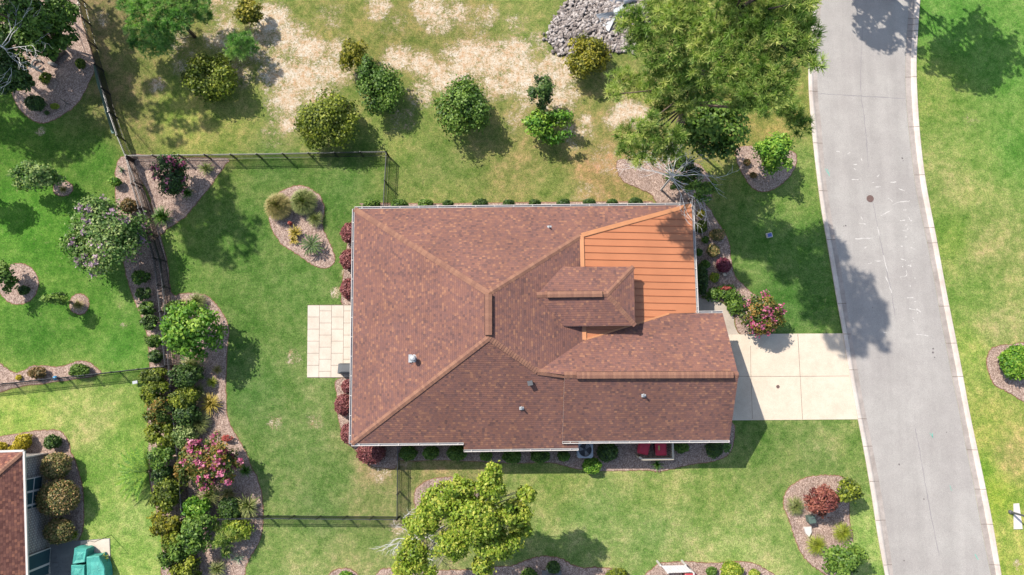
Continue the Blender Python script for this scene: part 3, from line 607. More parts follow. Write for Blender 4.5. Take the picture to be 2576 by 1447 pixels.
# gutters with hanger straps
def gutter(a, b, out, sp=1.28, first=.5):
    mb = MB(); a = a + out * .02 + Vector((0, 0, -.01)); b = b + out * .02 + Vector((0, 0, -.01)); z = Vector((0, 0, 1)); d = (b - a).normalized()
    mb.bar(a + out * .125 - z * .04, b + out * .125 - z * .04, .032, .12); mb.bar(a + out * .008 - z * .045, b + out * .008 - z * .045, .022, .1)
    mb.bar(a + out * .065 - z * .1, b + out * .065 - z * .1, .1, .012, 1)
    L = (b - a).length; s_ = first
    while s_ < L:
        p = a + d * s_; mb.bar(p - z * .0, p + out * .14 - z * .0, .04, .02); s_ += sp
    for p in (a, b): mb.bar(p - z * .045, p + out * .13 - z * .045, .015, .11)
    return mb.build('gutter', [MT['white'], MT['galv']], house, fix=False)
N_, S_, E_, W_ = Vector((.012, 1, 0)), Vector((0, -1, 0)), Vector((1, 0, 0)), Vector((-1, 0, 0))
gutter(A, B, N_); gutter(C_, A, W_); gutter(C_, S1, S_); gutter(S1b, S2b, S_); gutter(G3, G2, S_); gutter(G0, G1, N_, .9); gutter(B, ME2, E_)
# walls, garage door, windows (tucked under the eaves)
mb = MB(); i_ = .5
def quadw(pts, z1, z0=0): mb.prism([(p.x, p.y) for p in pts], z0, z1)
quadw([Vector((C_.x + i_, C_.y + i_)), Vector((G3.x + .2, G3.y + i_)), Vector((G3.x + .2, GR1.y)), Vector((M1.x + 3.0, GR1.y)), Vector((M1.x + 3.0, B.y - i_)), Vector((A.x + i_, A.y - i_))], e - .1)
mb.build('wall', MT['brick'], house)
mb = MB(); gxr = GR2.x - .95
quadw([Vector((G3.x + .3, G3.y + i_ + .05)), Vector((gxr, G2.y + i_)), Vector((gxr, G1.y - .45)), Vector((G3.x + .3, G0.y - .5))], e - .1)
tri = [Vector((gxr, G2.y + i_, e - .1)), Vector((gxr, G1.y - .45, e - .1)), Vector((gxr, GR2.y, GR2.z - .3))]
mb.face(tri); mb.build('gable_wall', MT['brick'], house)
mb = MB(); cy = (G2.y + G1.y) / 2
for k in range(4): mb.box((gxr + .03, cy, .3 + k * .56), (.05, 4.9, .53))
mb.build('garage_door', MT['white'], house)
def win(c, ln, ax):
    mb = MB(); d = (ln, .06, 1.4) if ax == 'x' else (.06, ln, 1.4); mb.box(c, d); f_ = mb.build('window', MT['white'], house)
    mb = MB(); d = (ln - .16, .08, 1.24) if ax == 'x' else (.08, ln - .16, 1.24); mb.box(c, d); g = mb.build('pane', MT['glass'], house); g.parent = f_
for q in (.2, .5, .8):
    p = A.lerp(C_, q); win((p.x + i_ - .02, p.y, 1.5), 1.5, 'y')
for q in (.15, .4, .65):
    p = A.lerp(B, q); win((p.x, p.y - i_ + .02, 1.5), 1.4, 'x')
win((C_.x + 4, C_.y + i_ - .02, 1.5), 1.5, 'x'); win((G3.x + 6, G3.y + i_ + .02, 1.6), 1.2, 'x')
for k in range(3):
    mb = MB(); mb.bar((ME2.x - .5, B.y - 1 - k * 3.1, 0), (ME2.x - .5, B.y - 1 - k * 3.1, e - .1), .25, .25); mb.build('porch_column', MT['white'], house)
# roof vents
def vent(x, y, pl, kind, label=None):
    p = on_plane(x, y, pl); mb = MB()
    if kind == 'big':
        b = p; mb.lathe(b, [(.26, -.05), (.24, .03), (.13, .07), (.12, .5)], 18); mb.lathe(b + Vector((0, 0, .5)), [(.2, 0), (.2, .09), (.14, .17), (.02, .2)], 18); mb.box(b + Vector((-.25, 0, .0)), (.22, .5, .03), 0)
        m = MT['galv']
    elif kind == 'box':
        mb.box(p + Vector((0, 0, .1)), (.24, .24, .26), .2); mb.box(p + Vector((-.02, -.02, .25)), (.32, .3, .04), .2); m = MT['boxgreen'] if 0 else MT['darkgrey']
    else:
        mb.lathe(p, [(.1, -.03), (.09, .06), (.055, .1), (.05, .34), (.035, .34), (.03, .3)], 14); mb.box(p + Vector((0, 0, .02)), (.28, .26, .03)); m = MT['galv']
    mb.build('roof_vent', m, roof)
PW = plane(A, C_, R1)
vent(1042, 902, PW, 'big'); vent(1382, 573, PN, 's'); vent(1334, 963, PS, 'box'); vent(1312, 1026, PS, 's'); PGS = plane(GRs, GR2b, G2); vent(1619, 994, PGS, 's')

# ------------------------------------------------------------------ neighbouring house, lower left
NE = dl(57, 1137, e); SE = dl(69, 1560, e); NW = dl(-420, 1150, e); SW = dl(-420, 1560, e); RA = dl(-185, 1345, 6.1); RB = dl(-190, 1400, 6.1)
nh = thing('neighbour_house', (NE.x - 5, NE.y - 5, 0), 'grey brick house corner with reddish shingle roof at the lower left edge', 'house')
roofmesh([[NE, RA, NW], [NE, SE, RB, RA], [NW, RA, RB, SW], [SW, RB, SE]], 'roof', MT['shingle2'], nh)
o = caps(NE, RA, drop=.06, wd=.3); o.parent = nh; o.location = house.location - nh.location
mb = MB()
for a, b in ((NE, SE), (NW, NE)): mb.face([a, b, b - Vector((0, 0, .2)), a - Vector((0, 0, .2))])
mb.bar(NE + Vector((.07, .05, -.03)), SE + Vector((.07, 0, -.03)), .13, .12); mb.bar(NE + Vector((.07, .07, -.03)), NW + Vector((0, .07, -.03)), .13, .12)
mb.build('gutter', MT['white'], nh, fix=False)
wx0, wx1 = NE.x - .42, SE.x - .42; wy = NE.y - .42
mb = MB(); mb.prism([(NW.x, SW.y), (wx1, SE.y), (wx0, wy), (NW.x, wy)], 0, e - .15); mb.build('wall', MT['grey_brick'], nh, uv=True)
mb = MB(); mb.bar((wx0 + .06, wy - .02, 0), (wx0 + .06, wy - .02, e - .2), .12, .09); mb.build('downspout', MT['white'], nh)
def wallx(y): return wx0 + (wx1 - wx0) * (wy - y) / (wy - SE.y)
def nwin(ya, yb, z0, z1, nw, rows=2):
    ytop = W(100, ya, 1.3).y; ybot = W(100, yb, 1.3).y; cyy = (ytop + ybot) / 2; L = ytop - ybot
    mb = MB(); mb.box((wallx(cyy) + .03, cyy, (z0 + z1) / 2), (.08, L, z1 - z0)); fr = mb.build('window', MT['white'], nh)
    for k in range(nw):
        wd = L / nw; yc = ytop - wd * (k + .5)
        for r in range(rows):
            hh = (z1 - z0) / rows; zc_ = z0 + hh * (r + .5); mb = MB(); mb.box((wallx(cyy) + .05, yc, zc_), (.06, wd - .14, hh - .1)); g = mb.build('pane', MT['glass'], nh); g.parent = fr
nwin(1199, 1302, .8, 2.4, 3); nwin(1388, 1470, .2, 2.35, 2, 1)

# ------------------------------------------------------------------ fences
def fence(top, label, name='metal_fence', h=1.12, sp=1.9, group='black metal fences round the yards'):
    pts = [Vector((*W(x, y, h).xy, 0)) for x, y in top]
    L = [0]
    for a, b in zip(pts, pts[1:]): L.append(L[-1] + (b - a).length)
    def at(s):
        for k in range(len(pts) - 1):
            if s <= L[k + 1] + 1e-6: return pts[k].lerp(pts[k + 1], (s - L[k]) / (L[k + 1] - L[k]))
        return pts[-1]
    root = thing(name, pts[0], label, 'fence', group); n = max(1, round(L[-1] / sp)); st_ = L[-1] / n
    z = Vector((0, 0, 1))
    for k in range(n + 1):
        p = at(k * st_); mb = MB(); mb.box((p.x, p.y, (h + .05) / 2), (.075, .075, h + .05)); mb.box((p.x, p.y, h + .07), (.075, .075, .03)); mb.build('post', MT['black'], root)
        if k < n:
            q = at((k + 1) * st_); d = (q - p).normalized(); mb = MB()
            for zz in (h - .02, h - .2, .14): mb.bar(p + z * zz + d * .03, q + z * zz - d * .03, .03, .035, 1 if zz > h - .1 else 0)
            m_ = int((q - p).length / .115)
            for i in range(1, m_):
                r = p.lerp(q, i / m_); mb.bar((r.x, r.y, .06), (r.x, r.y, h - .03), .028, .028)
            mb.build('panel', [MT['black'], MT['rail']], root, fix=False)
    return root
fence(t(0, 0, (570, -40), (700, 440), (850, 960), (945, 1170), (1000, 1440)) + t(0, 1, (1080, 240), (1160, 520), (1195, 840), (1220, 1090), (1240, 1310)), 'black metal fence down the left side of the long mulch strip')
fence(t(0, 0, (948, 1180), (1010, 1360)) + t(0, 1, (1070, 110), (1210, 560), (1240, 900), (1275, 1440)) + t(0, 2, (1305, 280), (1335, 560), (1360, 900), (1368, 1030)), 'black metal fence between loose hedge and pink crape myrtle')
fence([(457, 1308), (470, 1370), (490, 1465)], 'black metal fence buried in the hedge at the bottom edge')
fence([(318, 391), (644, 387), (971, 381)], 'black metal fence running level above the triangular bed to the yellow green tree')
fence([(971, 381), (963, 527)], 'short black metal fence coming down to the top left roof part')
fence([(457, 1308), (644, 1305), (998, 1308)], 'black metal fence level below the back lawn')
fence([(998, 1308), (1000, 1118)], 'short black metal fence from the house down to the white twig tree', 'metal_fence')
fence([(414, 921), (200, 945), (-60, 972)], 'black metal fence crossing the left lawns below the blue ball')
ob = [W(240, 165, .5), W(246, 200, .5), W(256, 235, .4), W(266, 270, .5), W(276, 305, .4), W(284, 330, .5)]
mb = MB()
for a, b in zip(ob, ob[1:]):
    dz = Vector((.0, 0, .45)); o_ = Vector((-.12, 0, 0)); mb.face([a - dz + o_, b - dz + o_, b + dz * .6, a + dz * .6]); mb.face([a - dz + o_, b - dz + o_, b - dz + o_ * 3, a - dz + o_ * 3])
tag(mb.build('garden_netting', MT['net'], fix=False), 'pale green netting sagging along the upper left fence', 'netting')

# ------------------------------------------------------------------ foliage
def unit(n):
    v = RNG.normal(size=(n, 3)); return v / np.linalg.norm(v, axis=1)[:, None]
def leaves(cen_, nrm, size, asp=.62):
    n = len(cen_); r = RNG.normal(size=(n, 3)); tt = np.cross(nrm, r); tt /= np.linalg.norm(tt, axis=1)[:, None] + 1e-9; b = np.cross(nrm, tt)
    s = (size * RNG.uniform(.65, 1.35, n))[:, None]
    fold = nrm * s * .18
    return np.stack([cen_ - tt * s, cen_ - b * s * asp + fold, cen_ + tt * s, cen_ + b * s * asp + fold], 1)
def crown_pts(c, R, n, lumps=14, lr=.42, up=.15, fuzz=.14, inner=.12, mn=.42, mx=.95, core=0):
    c = np.array(c); R = np.array(R)
    L = unit(lumps * 3); L = L[L[:, 2] > -.55][:lumps]; k = len(L)
    fr = RNG.uniform(mn, mx, k)[:, None]; LC = L * fr; LR = lr * RNG.uniform(.75, 1.2, k) * (1.55 - .8 * fr[:, 0])
    w_ = LR ** 2 / (LR ** 2).sum(); idx = RNG.choice(k, n, p=w_)
    d = unit(n); d[:, 2] = np.where(d[:, 2] < -.3, -d[:, 2], d[:, 2])
    rad = LR[idx] * (1 + RNG.normal(0, fuzz, n)); ins_ = RNG.random(n) < inner; rad = np.where(ins_, rad * RNG.random(n), rad)
    P0 = LC[idx] + d * rad[:, None]
    if core: q_ = RNG.random(n) < core; P0[q_] = d[q_] * (.84 + .07 * RNG.normal(size=n))[q_][:, None]
    tn = .5 + .22 * RNG.normal(size=n) + .16 * RNG.normal(size=k)[idx]
    nr = d * .55 + L[idx] * .35 + np.array([0, 0, .35]) + RNG.normal(0, .5, (n, 3)); nr /= np.linalg.norm(nr, axis=1)[:, None]
    return c + P0 * R, nr, tn, LC * R + c, LR
def base_of(c, z=0): return Vector((c[0], c[1], z))
def limbs(mb, base, top, targets, r0, n=6):
    mid = base.lerp(top, .5) + Vector((random.uniform(-.1, .1), random.uniform(-.1, .1), 0))
    mb.tube([base - Vector((0, 0, .05)), mid, top], [r0, r0 * .75, r0 * .45], n)
    for q in targets:
        s0 = base.lerp(top, random.uniform(.35, .85)); q = Vector(q); m_ = s0.lerp(q, .5) + Vector((0, 0, random.uniform(.0, .15)))
        mb.tube([s0, m_, q], [r0 * .42, r0 * .28, r0 * .1], 5)
def flowers(name, LC, LR, R, n, mat, parent, size=.09, spread=.3, per=26, c=None):
    out = []; rn = []
    idx = RNG.choice(len(LC), n)
    for i in idx:
        d = unit(1)[0]; d[2] = abs(d[2]) + .2; d /= np.linalg.norm(d); p = LC[i] + d * LR[i] * np.array(R) * 1.08
        q = p + RNG.normal(0, spread * .45, (per, 3)) * np.array([1, 1, .6]); nr = unit(per); nr[:, 2] = np.abs(nr[:, 2]) + .3; nr /= np.linalg.norm(nr, axis=1)[:, None]
        out.append(leaves(q, nr, size, .9)); rn.append(RNG.random(per))
    return quads(name, np.concatenate(out), np.concatenate(rn), mat, parent)
def tree(x, y, rx, ry, top, mat, label, leaf=.12, dens=1.0, lumps=16, lr=.4, trunk='bark', zc=None, rz=None, name='tree', cat='tree', group=None, bloom=None, fuzz=.26, tr=.1, low=None, base=None, nl=2):
    zc = top * .54 if zc is None else zc; c = W(x, y, zc); rz = (top - zc) if rz is None else rz
    R = (px2m(rx, zc), px2m(ry, zc), rz)
    n = int(dens * 4 * math.pi * ((R[0] * R[1] * R[2]) ** (2 / 3)) * 1.05 / (leaf * leaf * .62))
    root = thing(name, (c.x, c.y, 0), label, cat, group)
    P0, nr, tn, LC, LR = crown_pts(c, R, n, lumps, lr, fuzz=fuzz)
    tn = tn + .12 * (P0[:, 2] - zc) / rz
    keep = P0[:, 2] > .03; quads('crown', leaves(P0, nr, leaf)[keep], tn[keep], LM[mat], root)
    mb = MB(); limbs(mb, Vector((c.x, c.y, 0)) if base is None else W(*base), Vector((c.x, c.y, zc + rz * .2)), [LC[i] for i in range(0, len(LC), nl)], tr)
    mb.build('trunk', MT[trunk], root, smooth=True)
    if bloom: flowers('blossom', LC, LR, R, bloom[1], LM[bloom[0]], root, *bloom[2:])
    return root
def shrub(x, y, rx, ry, top, mat, label, leaf=.07, dens=1.0, lumps=30, lr=.36, name='shrub', cat='shrub', group=None, zc=None, fuzz=.09, bloom=None, smoothb=False):
    zc = top * .5 if zc is None else zc; c = W(x, y, zc); R = (px2m(rx, zc), px2m(ry, zc), top - zc)
    n = int(dens * 4 * math.pi * ((R[0] * R[1] * R[2]) ** (2 / 3)) * 1.5 / (leaf * leaf * .62))
    P0, nr, tn, LC, LR = crown_pts(c, R, n, lumps, lr, fuzz=fuzz, inner=.06, mn=.6 if fuzz < .12 else .45, mx=.8 if fuzz < .12 else .98, core=.5 if fuzz < .12 else 0)
    keep = P0[:, 2] > .03
    root = thing(name, (c.x, c.y, 0), label, cat, group)
    quads('foliage', leaves(P0, nr, leaf, .7)[keep], tn[keep], LM[mat], root)
    mb = MB(); limbs(mb, Vector((c.x, c.y, 0)), Vector((c.x, c.y, zc)), [LC[i] for i in range(0, len(LC), 5)], .035, 5); mb.build('stem', MT['bark'], root)
    if bloom: flowers('blossom', LC, LR, R, bloom[1], LM[bloom[0]], root, *bloom[2:])
    return root
def tuft(x, y, r, h, mat, label, n=420, arch=1.0, wd=.018, name='ornamental_grass', cat='ornamental grass', group=None, seg=3, ctr=.15, mat2=None):
    g = W(x, y, h * .4); rr = px2m(r, h * .4); an = RNG.uniform(0, 2 * math.pi, n); le = RNG.uniform(.12, 1.08, n) ** .8; hh = h * RNG.uniform(.55, 1.1, n) * (1.25 - .45 * le)
    d = np.stack([np.cos(an), np.sin(an), np.zeros(n)], 1); s = np.stack([-np.sin(an), np.cos(an), np.zeros(n)], 1)
    sf = ctr * RNG.random(n) * .9; le = le * (1 - sf) if ctr > .3 else le
    st0 = np.array([g.x, g.y, 0]) + d * (rr * sf)[:, None]
    V = []; rn = RNG.random(n); RN = []
    us = np.linspace(0, 1, seg + 1)
    def P_(u):
        z = hh * (2.2 * u - (1.2 + .3 * arch) * u * u) if arch > 0 else hh * u
        return st0 + d * (rr * le * (u ** (1.15 if arch > 0 else 1)))[:, None] + np.stack([0 * z, 0 * z, np.maximum(z, .02)], 1)
    for a, b in zip(us, us[1:]):
        wa, wb = wd * (1 - a * .8), wd * (1 - b * .8) ; A_, B_ = P_(a), P_(b)
        V.append(np.stack([A_ - s * wa, A_ + s * wa, B_ + s * wb, B_ - s * wb], 1)); RN.append(rn * .7 + .3 * b)
    o = quads(name, np.concatenate(V), np.concatenate(RN), LM[mat]); return tag(o, label, cat, group)
def fronds(x, y, r, h, mat, label, n=26, name='cycad', cat='cycad', a0=0, a1=2 * math.pi, leafl=.28, zb=.25, per=26, group=None, lw=.028):
    g = W(x, y, zb); rr = px2m(r, h * .5); V = []; RN = []
    root = thing(name, (g.x, g.y, 0), label, cat, group)
    for k in range(n):
        an = a0 + (a1 - a0) * (k + random.uniform(-.3, .3)) / n; le = rr * random.uniform(.7, 1.05); d = np.array([math.cos(an), math.sin(an), 0]); s = np.array([-d[1], d[0], 0]); hh = h * random.uniform(.6, 1.1)
        us = np.linspace(.08, 1, per); pz = zb + hh * (1.9 * us - 1.7 * us * us)
        p = np.array([g.x, g.y, 0]) + d * (le * us)[:, None]; p[:, 2] = np.maximum(pz, .04)
        for sg in (-1, 1):
            ll = leafl * np.sin(np.pi * np.clip(us * .86 + .1, 0, 1)) ** .7 + .02
            tip = p + (s * sg * .8 + d * .55) * ll[:, None]; tip[:, 2] += .02
            w_ = d * lw
            V.append(np.stack([p - w_, p + w_, tip + w_ * .3, tip - w_ * .3], 1)); RN.append(RNG.random(per))
        V.append(np.stack([p[:-1] - s * .012, p[:-1] + s * .012, p[1:] + s * .012, p[1:] - s * .012], 1)); RN.append(np.full(per - 1, .8))
    quads('frond', np.concatenate(V), np.concatenate(RN), LM[mat], root)
    mb = MB(); mb.lathe((g.x, g.y, 0), [(.09, 0), (.1, zb * .7), (.05, zb)], 10); mb.build('trunk', MT['bark'], root); return root
def needles(centers, nrm, ln, per=24, wd=.017):
    n = len(centers); C0 = np.repeat(centers, per, 0); N0 = np.repeat(nrm, per, 0)
    d = unit(n * per) + N0 * .75; d /= np.linalg.norm(d, axis=1)[:, None]; s = np.cross(d, unit(n * per)); s /= np.linalg.norm(s, axis=1)[:, None]
    L = (ln * RNG.uniform(.7, 1.15, n * per))[:, None]; r = np.repeat(RNG.random(n), per) * .75 + RNG.random(n * per) * .25
    return np.stack([C0 - s * wd, C0 + s * wd, C0 + d * L + s * wd * .4, C0 + d * L - s * wd * .4], 1), r

# --- trees of the rough field at the top
def pine(name, label, trunkpts, clumps, mat='pine', ln=.3, tufts=48, per=22, r0=.3, wd=.017, group=None):
    root = thing(name, trunkpts[0], label, 'pine tree', group); V = []; RN = []; mb = MB(); mb.tube(trunkpts, [r0 * (1 - .8 * k / (len(trunkpts) - 1)) for k in range(len(trunkpts))], 9)
    for (c, r) in clumps:
        n = int(tufts * (r / 1.5) ** 2) + 4; d = unit(n); d[:, 2] = np.abs(d[:, 2]) * .9 - .15; ph = RNG.random(n) ** .4
        P0 = np.array(c) + d * ph[:, None] * np.array([r * .95, r * .95, r * .6]); v, q = needles(P0, d * .4 + np.array([0, 0, .75]), ln, per, wd); V.append(v); RN.append(q + RNG.normal(0, .13))
        zb = max(c[2] * .82 - .4, .5); b = min(trunkpts, key=lambda p: abs(p.z - zb)); c_ = Vector(c); lone = name == 'pine_tree' and abs(c[2] - 9) < .01
        c_ = c_ - Vector((0, 0, r * .25)); (not lone or r > .82 + 9) and mb.tube([b, b.lerp(c_, .5) - Vector((0, 0, .2)), c_], [r0 * .22, r0 * .13, .03], 5)
        for i in range(0, n, 5): mb.tube([c_.lerp(Vector(P0[i]), -.1), Vector(P0[i])], [.03, .012], 4)
    quads('crown', np.concatenate(V), np.concatenate(RN), LM[mat], root); mb.build('trunk', MT['bark'], root, smooth=True); return root
big = """1590 60 9 50|1610 105 8.5 45|1660 55 10 55|1640 130 9 52|1565 200 7.5 42|1600 215 7.5 40|1545 235 6.5 25|1700 35 11 55|1750 60 12 55|1700 115 10 55|1760 125 11 50|1815 50 13 60|1890 35 14 60|1950 55 14.5 55|2010 30 15 55|2020 85 14 50|1870 105 13 55|1940 120 14 50|2015 140 13 45|2050 160 12.5 26|1900 165 12 48|1965 190 12 42|1925 215 11.5 45|1975 225 11 34|1890 245 10.5 42|1935 260 10 34|1825 140 10 50|1830 190 9 45|1690 200 8.5 52|1650 230 8 46|1720 240 8 50|1665 265 7.5 36|1730 275 7.5 34|1780 230 8 45|1575 345 5.5 34|1610 330 6 36|1655 345 6 44|1620 385 5.5 42|1580 385 5 30|1680 380 5.5 40|1700 340 6 30|1965 255 8 24|1990 285 7.5 24|2012 312 7 20|1840 0 14 60|1740 0 12 60|1930 0 15 60|1650 0 10 50|1990 -30 16 50|1900 -60 17 60|1820 -70 16 60|1720 -70 13 60|1870 -140 18 60|1950 -130 18 55|1880 -200 19 50|1640 300 6.5 22"""
cl = []
for q in big.replace('\n', '|').split('|'):
    a, b, z, r = map(float, q.split())
    if b < -65: continue
    if a >= 1960 and b >= 250: z = 9; r = 36
    elif a > 1800: z = 15.5 + (a - 1800) / 250 * 3
    elif a > 1735 and b < 180: z = 14.5
    elif z > 6.5: z *= 1.3
    elif a < 1720: z *= 1.75
    cl.append((tuple(W(a, b, z)), px2m(r, z)))
for a, b, z, r in ((2020, 0, 19.5, 46), (1990, -70, 20, 70), (1900, -90, 20, 80), (2030, 110, 18.5, 30), (1830, -80, 18, 80), (1975, 80, 18.5, 50), (1905, 60, 17, 55), (1850, 75, 16, 50), (1780, 180, 13, 50), (1720, 180, 11.5, 50), (1800, 90, 15, 50), (1935, 262, 9.5, 34), (1905, 268, 9.5, 34), (1870, 262, 9.5, 34), (1840, 240, 9.5, 40), (1978, 272, 9.3, 26), (1660, 180, 11, 44), (1860, 195, 16, 40), (1925, 165, 17, 40), (1620, 60, 12, 50), (1740, 95, 14, 50)): cl.append((tuple(W(a, b, z)), px2m(r, z)))
tp = [W(1690, 372, -.1), W(1709, 317, 4), W(1730, 262, 7.5), W(1755, 210, 10), W(1789, 123, 12.8), W(1850, 30, 16), W(1935, -30, 18.8)]
pine('pine_tree', 'tall long needled pine towering over the rock pile and the road edge', tp, cl, tufts=100, per=26, r0=.34, wd=.019, ln=.36)
tree(1795, 330, 88, 78, 6.2, 'green', 'dark green broadleaf tree growing under the right side of the tall pine', leaf=.13, lumps=24, lr=.3, dens=.9, name='broadleaf_tree', zc=4.2)
tree(1720, 440, 60, 40, 3.6, 'dark', 'low broadleaf tree round the bleached dead branches', leaf=.1, lumps=16, lr=.3, dens=.6, zc=1.8, rz=1.2, name='broadleaf_tree')
tree(1762, 478, 40, 32, 4.0, 'green', 'thin leafy tree beside the roof corner at the top right of the house', leaf=.11, lumps=10, lr=.3, dens=.6, zc=3.0, rz=1.0, name='broadleaf_tree')
def branchy(x, y, r, z0, label, n=16, name='dead_tree', mat='dead', zt=3.2, a0=0, a1=6.28, th=.035, up=1.0):
    g = W(x, y, z0); root = thing(name, (g.x, g.y, 0), label, 'dead tree'); mb = MB(); mb.tube([Vector((g.x, g.y, -.05)), Vector((g.x, g.y, z0))], [.08, .055], 7); mb.build('trunk', MT[mat], root)
    for k in range(n):
        an = a0 + (a1 - a0) * (k + random.random() * .7) / n; L = px2m(r, zt) * random.uniform(.55, 1.05); p = Vector((g.x, g.y, z0 * random.uniform(.7, 1))); mb = MB()
        def grow(p, an, L, rad, dep):
            pts = [p]; st_ = 4
            for i in range(st_):
                an += random.uniform(-.28, .28); pts.append(pts[-1] + Vector((math.cos(an), math.sin(an), random.uniform(.1, .5) * up)) * L / st_)
                if dep and i > 0:
                    grow(pts[-1], an + random.choice((-1, 1)) * random.uniform(.35, .8), L * .5, rad * .6, dep - 1)
            mb.tube(pts, [rad * (1 - .75 * i / st_) for i in range(st_ + 1)], 4)
        grow(p, an, L, th, 2); mb.build('branch', MT[mat], root)
    return root
branchy(1694, 440, 108, 3.8, 'bleached bare branched dead tree beside the top right roof edge', n=20, zt=4.6, th=.032, up=.25, a0=-1.2, a1=3.0)
branchy(-4, 112, 105, 4.6, 'grey leafless tree reaching in from the top left edge', n=7, a0=-1.3, a1=1.2, zt=6, th=.03)

tree(826, 312, 78, 74, 3.1, 'holly', 'round yellow green tree overhanging the level fence', leaf=.1, lumps=26, lr=.33, dens=1.1)
tree(1162, 275, 68, 78, 3.0, 'green', 'large rounded mid green tree between the two sandy patches and the house', leaf=.1, lumps=26, lr=.33, dens=1.1)
tree(537, 193, 70, 60, 2.6, 'holly', 'round yellow green tree nearest the left field conifer', leaf=.1, lumps=24, lr=.33, dens=1.1)
tree(958, 228, 54, 62, 2.6, 'green', 'grey green tree joined to the small olive bush in the middle of the sand', leaf=.09, lumps=20, lr=.34, dens=1.0)
tree(925, 182, 28, 30, 2.4, 'green', 'small grey green sapling between the olive bush and the larger tree', leaf=.09, lumps=8, lr=.42, dens=.9)
tree(890, 143, 36, 44, 2.3, 'olive', 'small upright olive yellow bush on the sand', leaf=.09, lumps=14, lr=.36, name='bush', cat='bush')
tree(1478, 152, 58, 60, 2.4, 'olive', 'round olive yellow bush at the foot of the rock pile', leaf=.09, lumps=20, lr=.35, name='bush', cat='bush', dens=1.1)
tree(630, 32, 34, 38, 2.2, 'olive', 'small olive bush at the top edge beside the sand', leaf=.09, lumps=12, lr=.38, name='bush', cat='bush')
tree(1388, 318, 74, 42, 2.5, 'bright', 'spreading bright green sapling with a wide ragged shadow', leaf=.11, lumps=22, lr=.28, dens=.8, trunk='pale_bark')
tree(1362, 238, 32, 44, 3.4, 'dark', 'thin dark green leader rising above the spreading sapling', leaf=.09, lumps=10, lr=.34, dens=.6, fuzz=.3, trunk='pale_bark')
tree(1945, 388, 48, 56, 3.4, 'bright', 'bright green young tree in the oval bed beside the road', leaf=.1, lumps=22, lr=.3, dens=.95)
cp = []
for a, b, z, r in ((350, 20, 4.2, 36), (400, 10, 5, 45), (455, 0, 5, 48), (500, 15, 4.4, 36), (345, 70, 3.6, 34), (395, 75, 4.4, 46), (450, 50, 4.8, 44), (380, 115, 2.8, 36), (420, 110, 3.2, 34), (480, 40, 3.8, 30), (520, 45, 3.2, 20), (345, 105, 2.4, 22), (320, 10, 3.4, 26), (430, -30, 5, 50), (500, -30, 4.5, 40), (370, -20, 4.4, 40)): cp.append((tuple(W(a, b, z * .7)), px2m(r * 1.05, z)))
g = W(440, 40, 3); pine('conifer', 'large soft bright green conifer at the top left of the field', [Vector((g.x, g.y, 0)), Vector((g.x, g.y, 2)), Vector((g.x, g.y, 3)), Vector((g.x, g.y, 3.8))], cp, 'pine2', .3, 190, 22, .13, .018)
g = W(604, 115, 1.5); cp = [((g.x + math.cos(k * 1.3) * .7, g.y + math.sin(k * 1.3) * .7, 1 + .2 * k), .62) for k in range(6)] + [((g.x, g.y, 2.4), .5)]
pine('conifer', 'small soft green conifer on the sand between two bushes', [Vector((g.x, g.y, 0)), Vector((g.x, g.y, 1)), Vector((g.x, g.y, 2.3))], cp, 'pine2', .28, 170, 22, .08, .016)
g = W(564, 1348, 1.2); cp = [((g.x + math.cos(k * 1.3) * .45, g.y + math.sin(k * 1.3) * .55, .8 + .17 * k), .5) for k in range(6)] + [((g.x, g.y, 2.0), .4)]
pine('conifer', 'small bright lime conifer below the lower left fence corner', [Vector((g.x, g.y, 0)), Vector((g.x, g.y, 1)), Vector((g.x, g.y, 1.9))], cp, 'pine', .24, 130, 22, .07, .016)
# trees standing beyond the frame whose shade falls inside it
def tree_ground(gx_, gy_, z, rx, ry, rz, mat, label, **k):
    """tree given by the ground point under its crown"""
    p = W(gx_, gy_); q = Vector((0, 0, H)); # image point of (p, z)
    v = Vector((p.x, p.y, z)) - q; f_ = Vector((0, st, -ct)); dpt = v.dot(f_); up_ = Vector((0, ct, st))
    xx = 1288 + FPX * v.x / dpt; yy = 723.5 - FPX * v.dot(up_) / dpt; s_ = H / (H - z)
    return tree(xx, yy, rx * s_, ry * s_, z + rz, mat, label, zc=z, rz=rz, **k)
tree_ground(2010, -140, 9, 110, 100, 2.2, 'green', 'tree beyond the top edge shading the end of the road', leaf=.2, lumps=60, lr=.15, dens=.62, name='broadleaf_tree', nl=8, fuzz=.4, base=(2010, -150))
tree_ground(2222, -62, 9, 150, 105, 2.4, 'green', 'tree beyond the top edge shading the right lawn', leaf=.2, lumps=80, lr=.14, dens=.66, name='broadleaf_tree', nl=10, fuzz=.4)
tree_ground(2240, -10, 8, 40, 70, 2.0, 'green', 'small tree beyond the top edge beside the right lawn', leaf=.2, lumps=12, lr=.35, dens=.7, name='broadleaf_tree', nl=6)
tree_ground(206, 222, 15, 130, 120, 2.4, 'green', 'tall tree at the upper left whose crown lies beyond the left edge', leaf=.22, lumps=22, lr=.2, dens=.42, name='broadleaf_tree', tr=.045, base=(140, 100), nl=8)
tree_ground(136, -58, 15, 150, 105, 2.4, 'green', 'tall tree beyond the top left corner', leaf=.22, lumps=26, lr=.17, dens=.38, name='broadleaf_tree', tr=.045, nl=8)
tree_ground(100, -30, 8, 60, 130, 2.4, 'green', 'tree beyond the top edge beside the upper left fence', leaf=.2, lumps=18, lr=.3, dens=.6, name='broadleaf_tree', tr=.08, nl=8)
tree_ground(-100, 90, 10, 170, 100, 2.4, 'green', 'spreading tree beyond the left edge shading the neighbour lawn', leaf=.2, lumps=30, lr=.24, dens=.6, name='broadleaf_tree', tr=.08, nl=8)
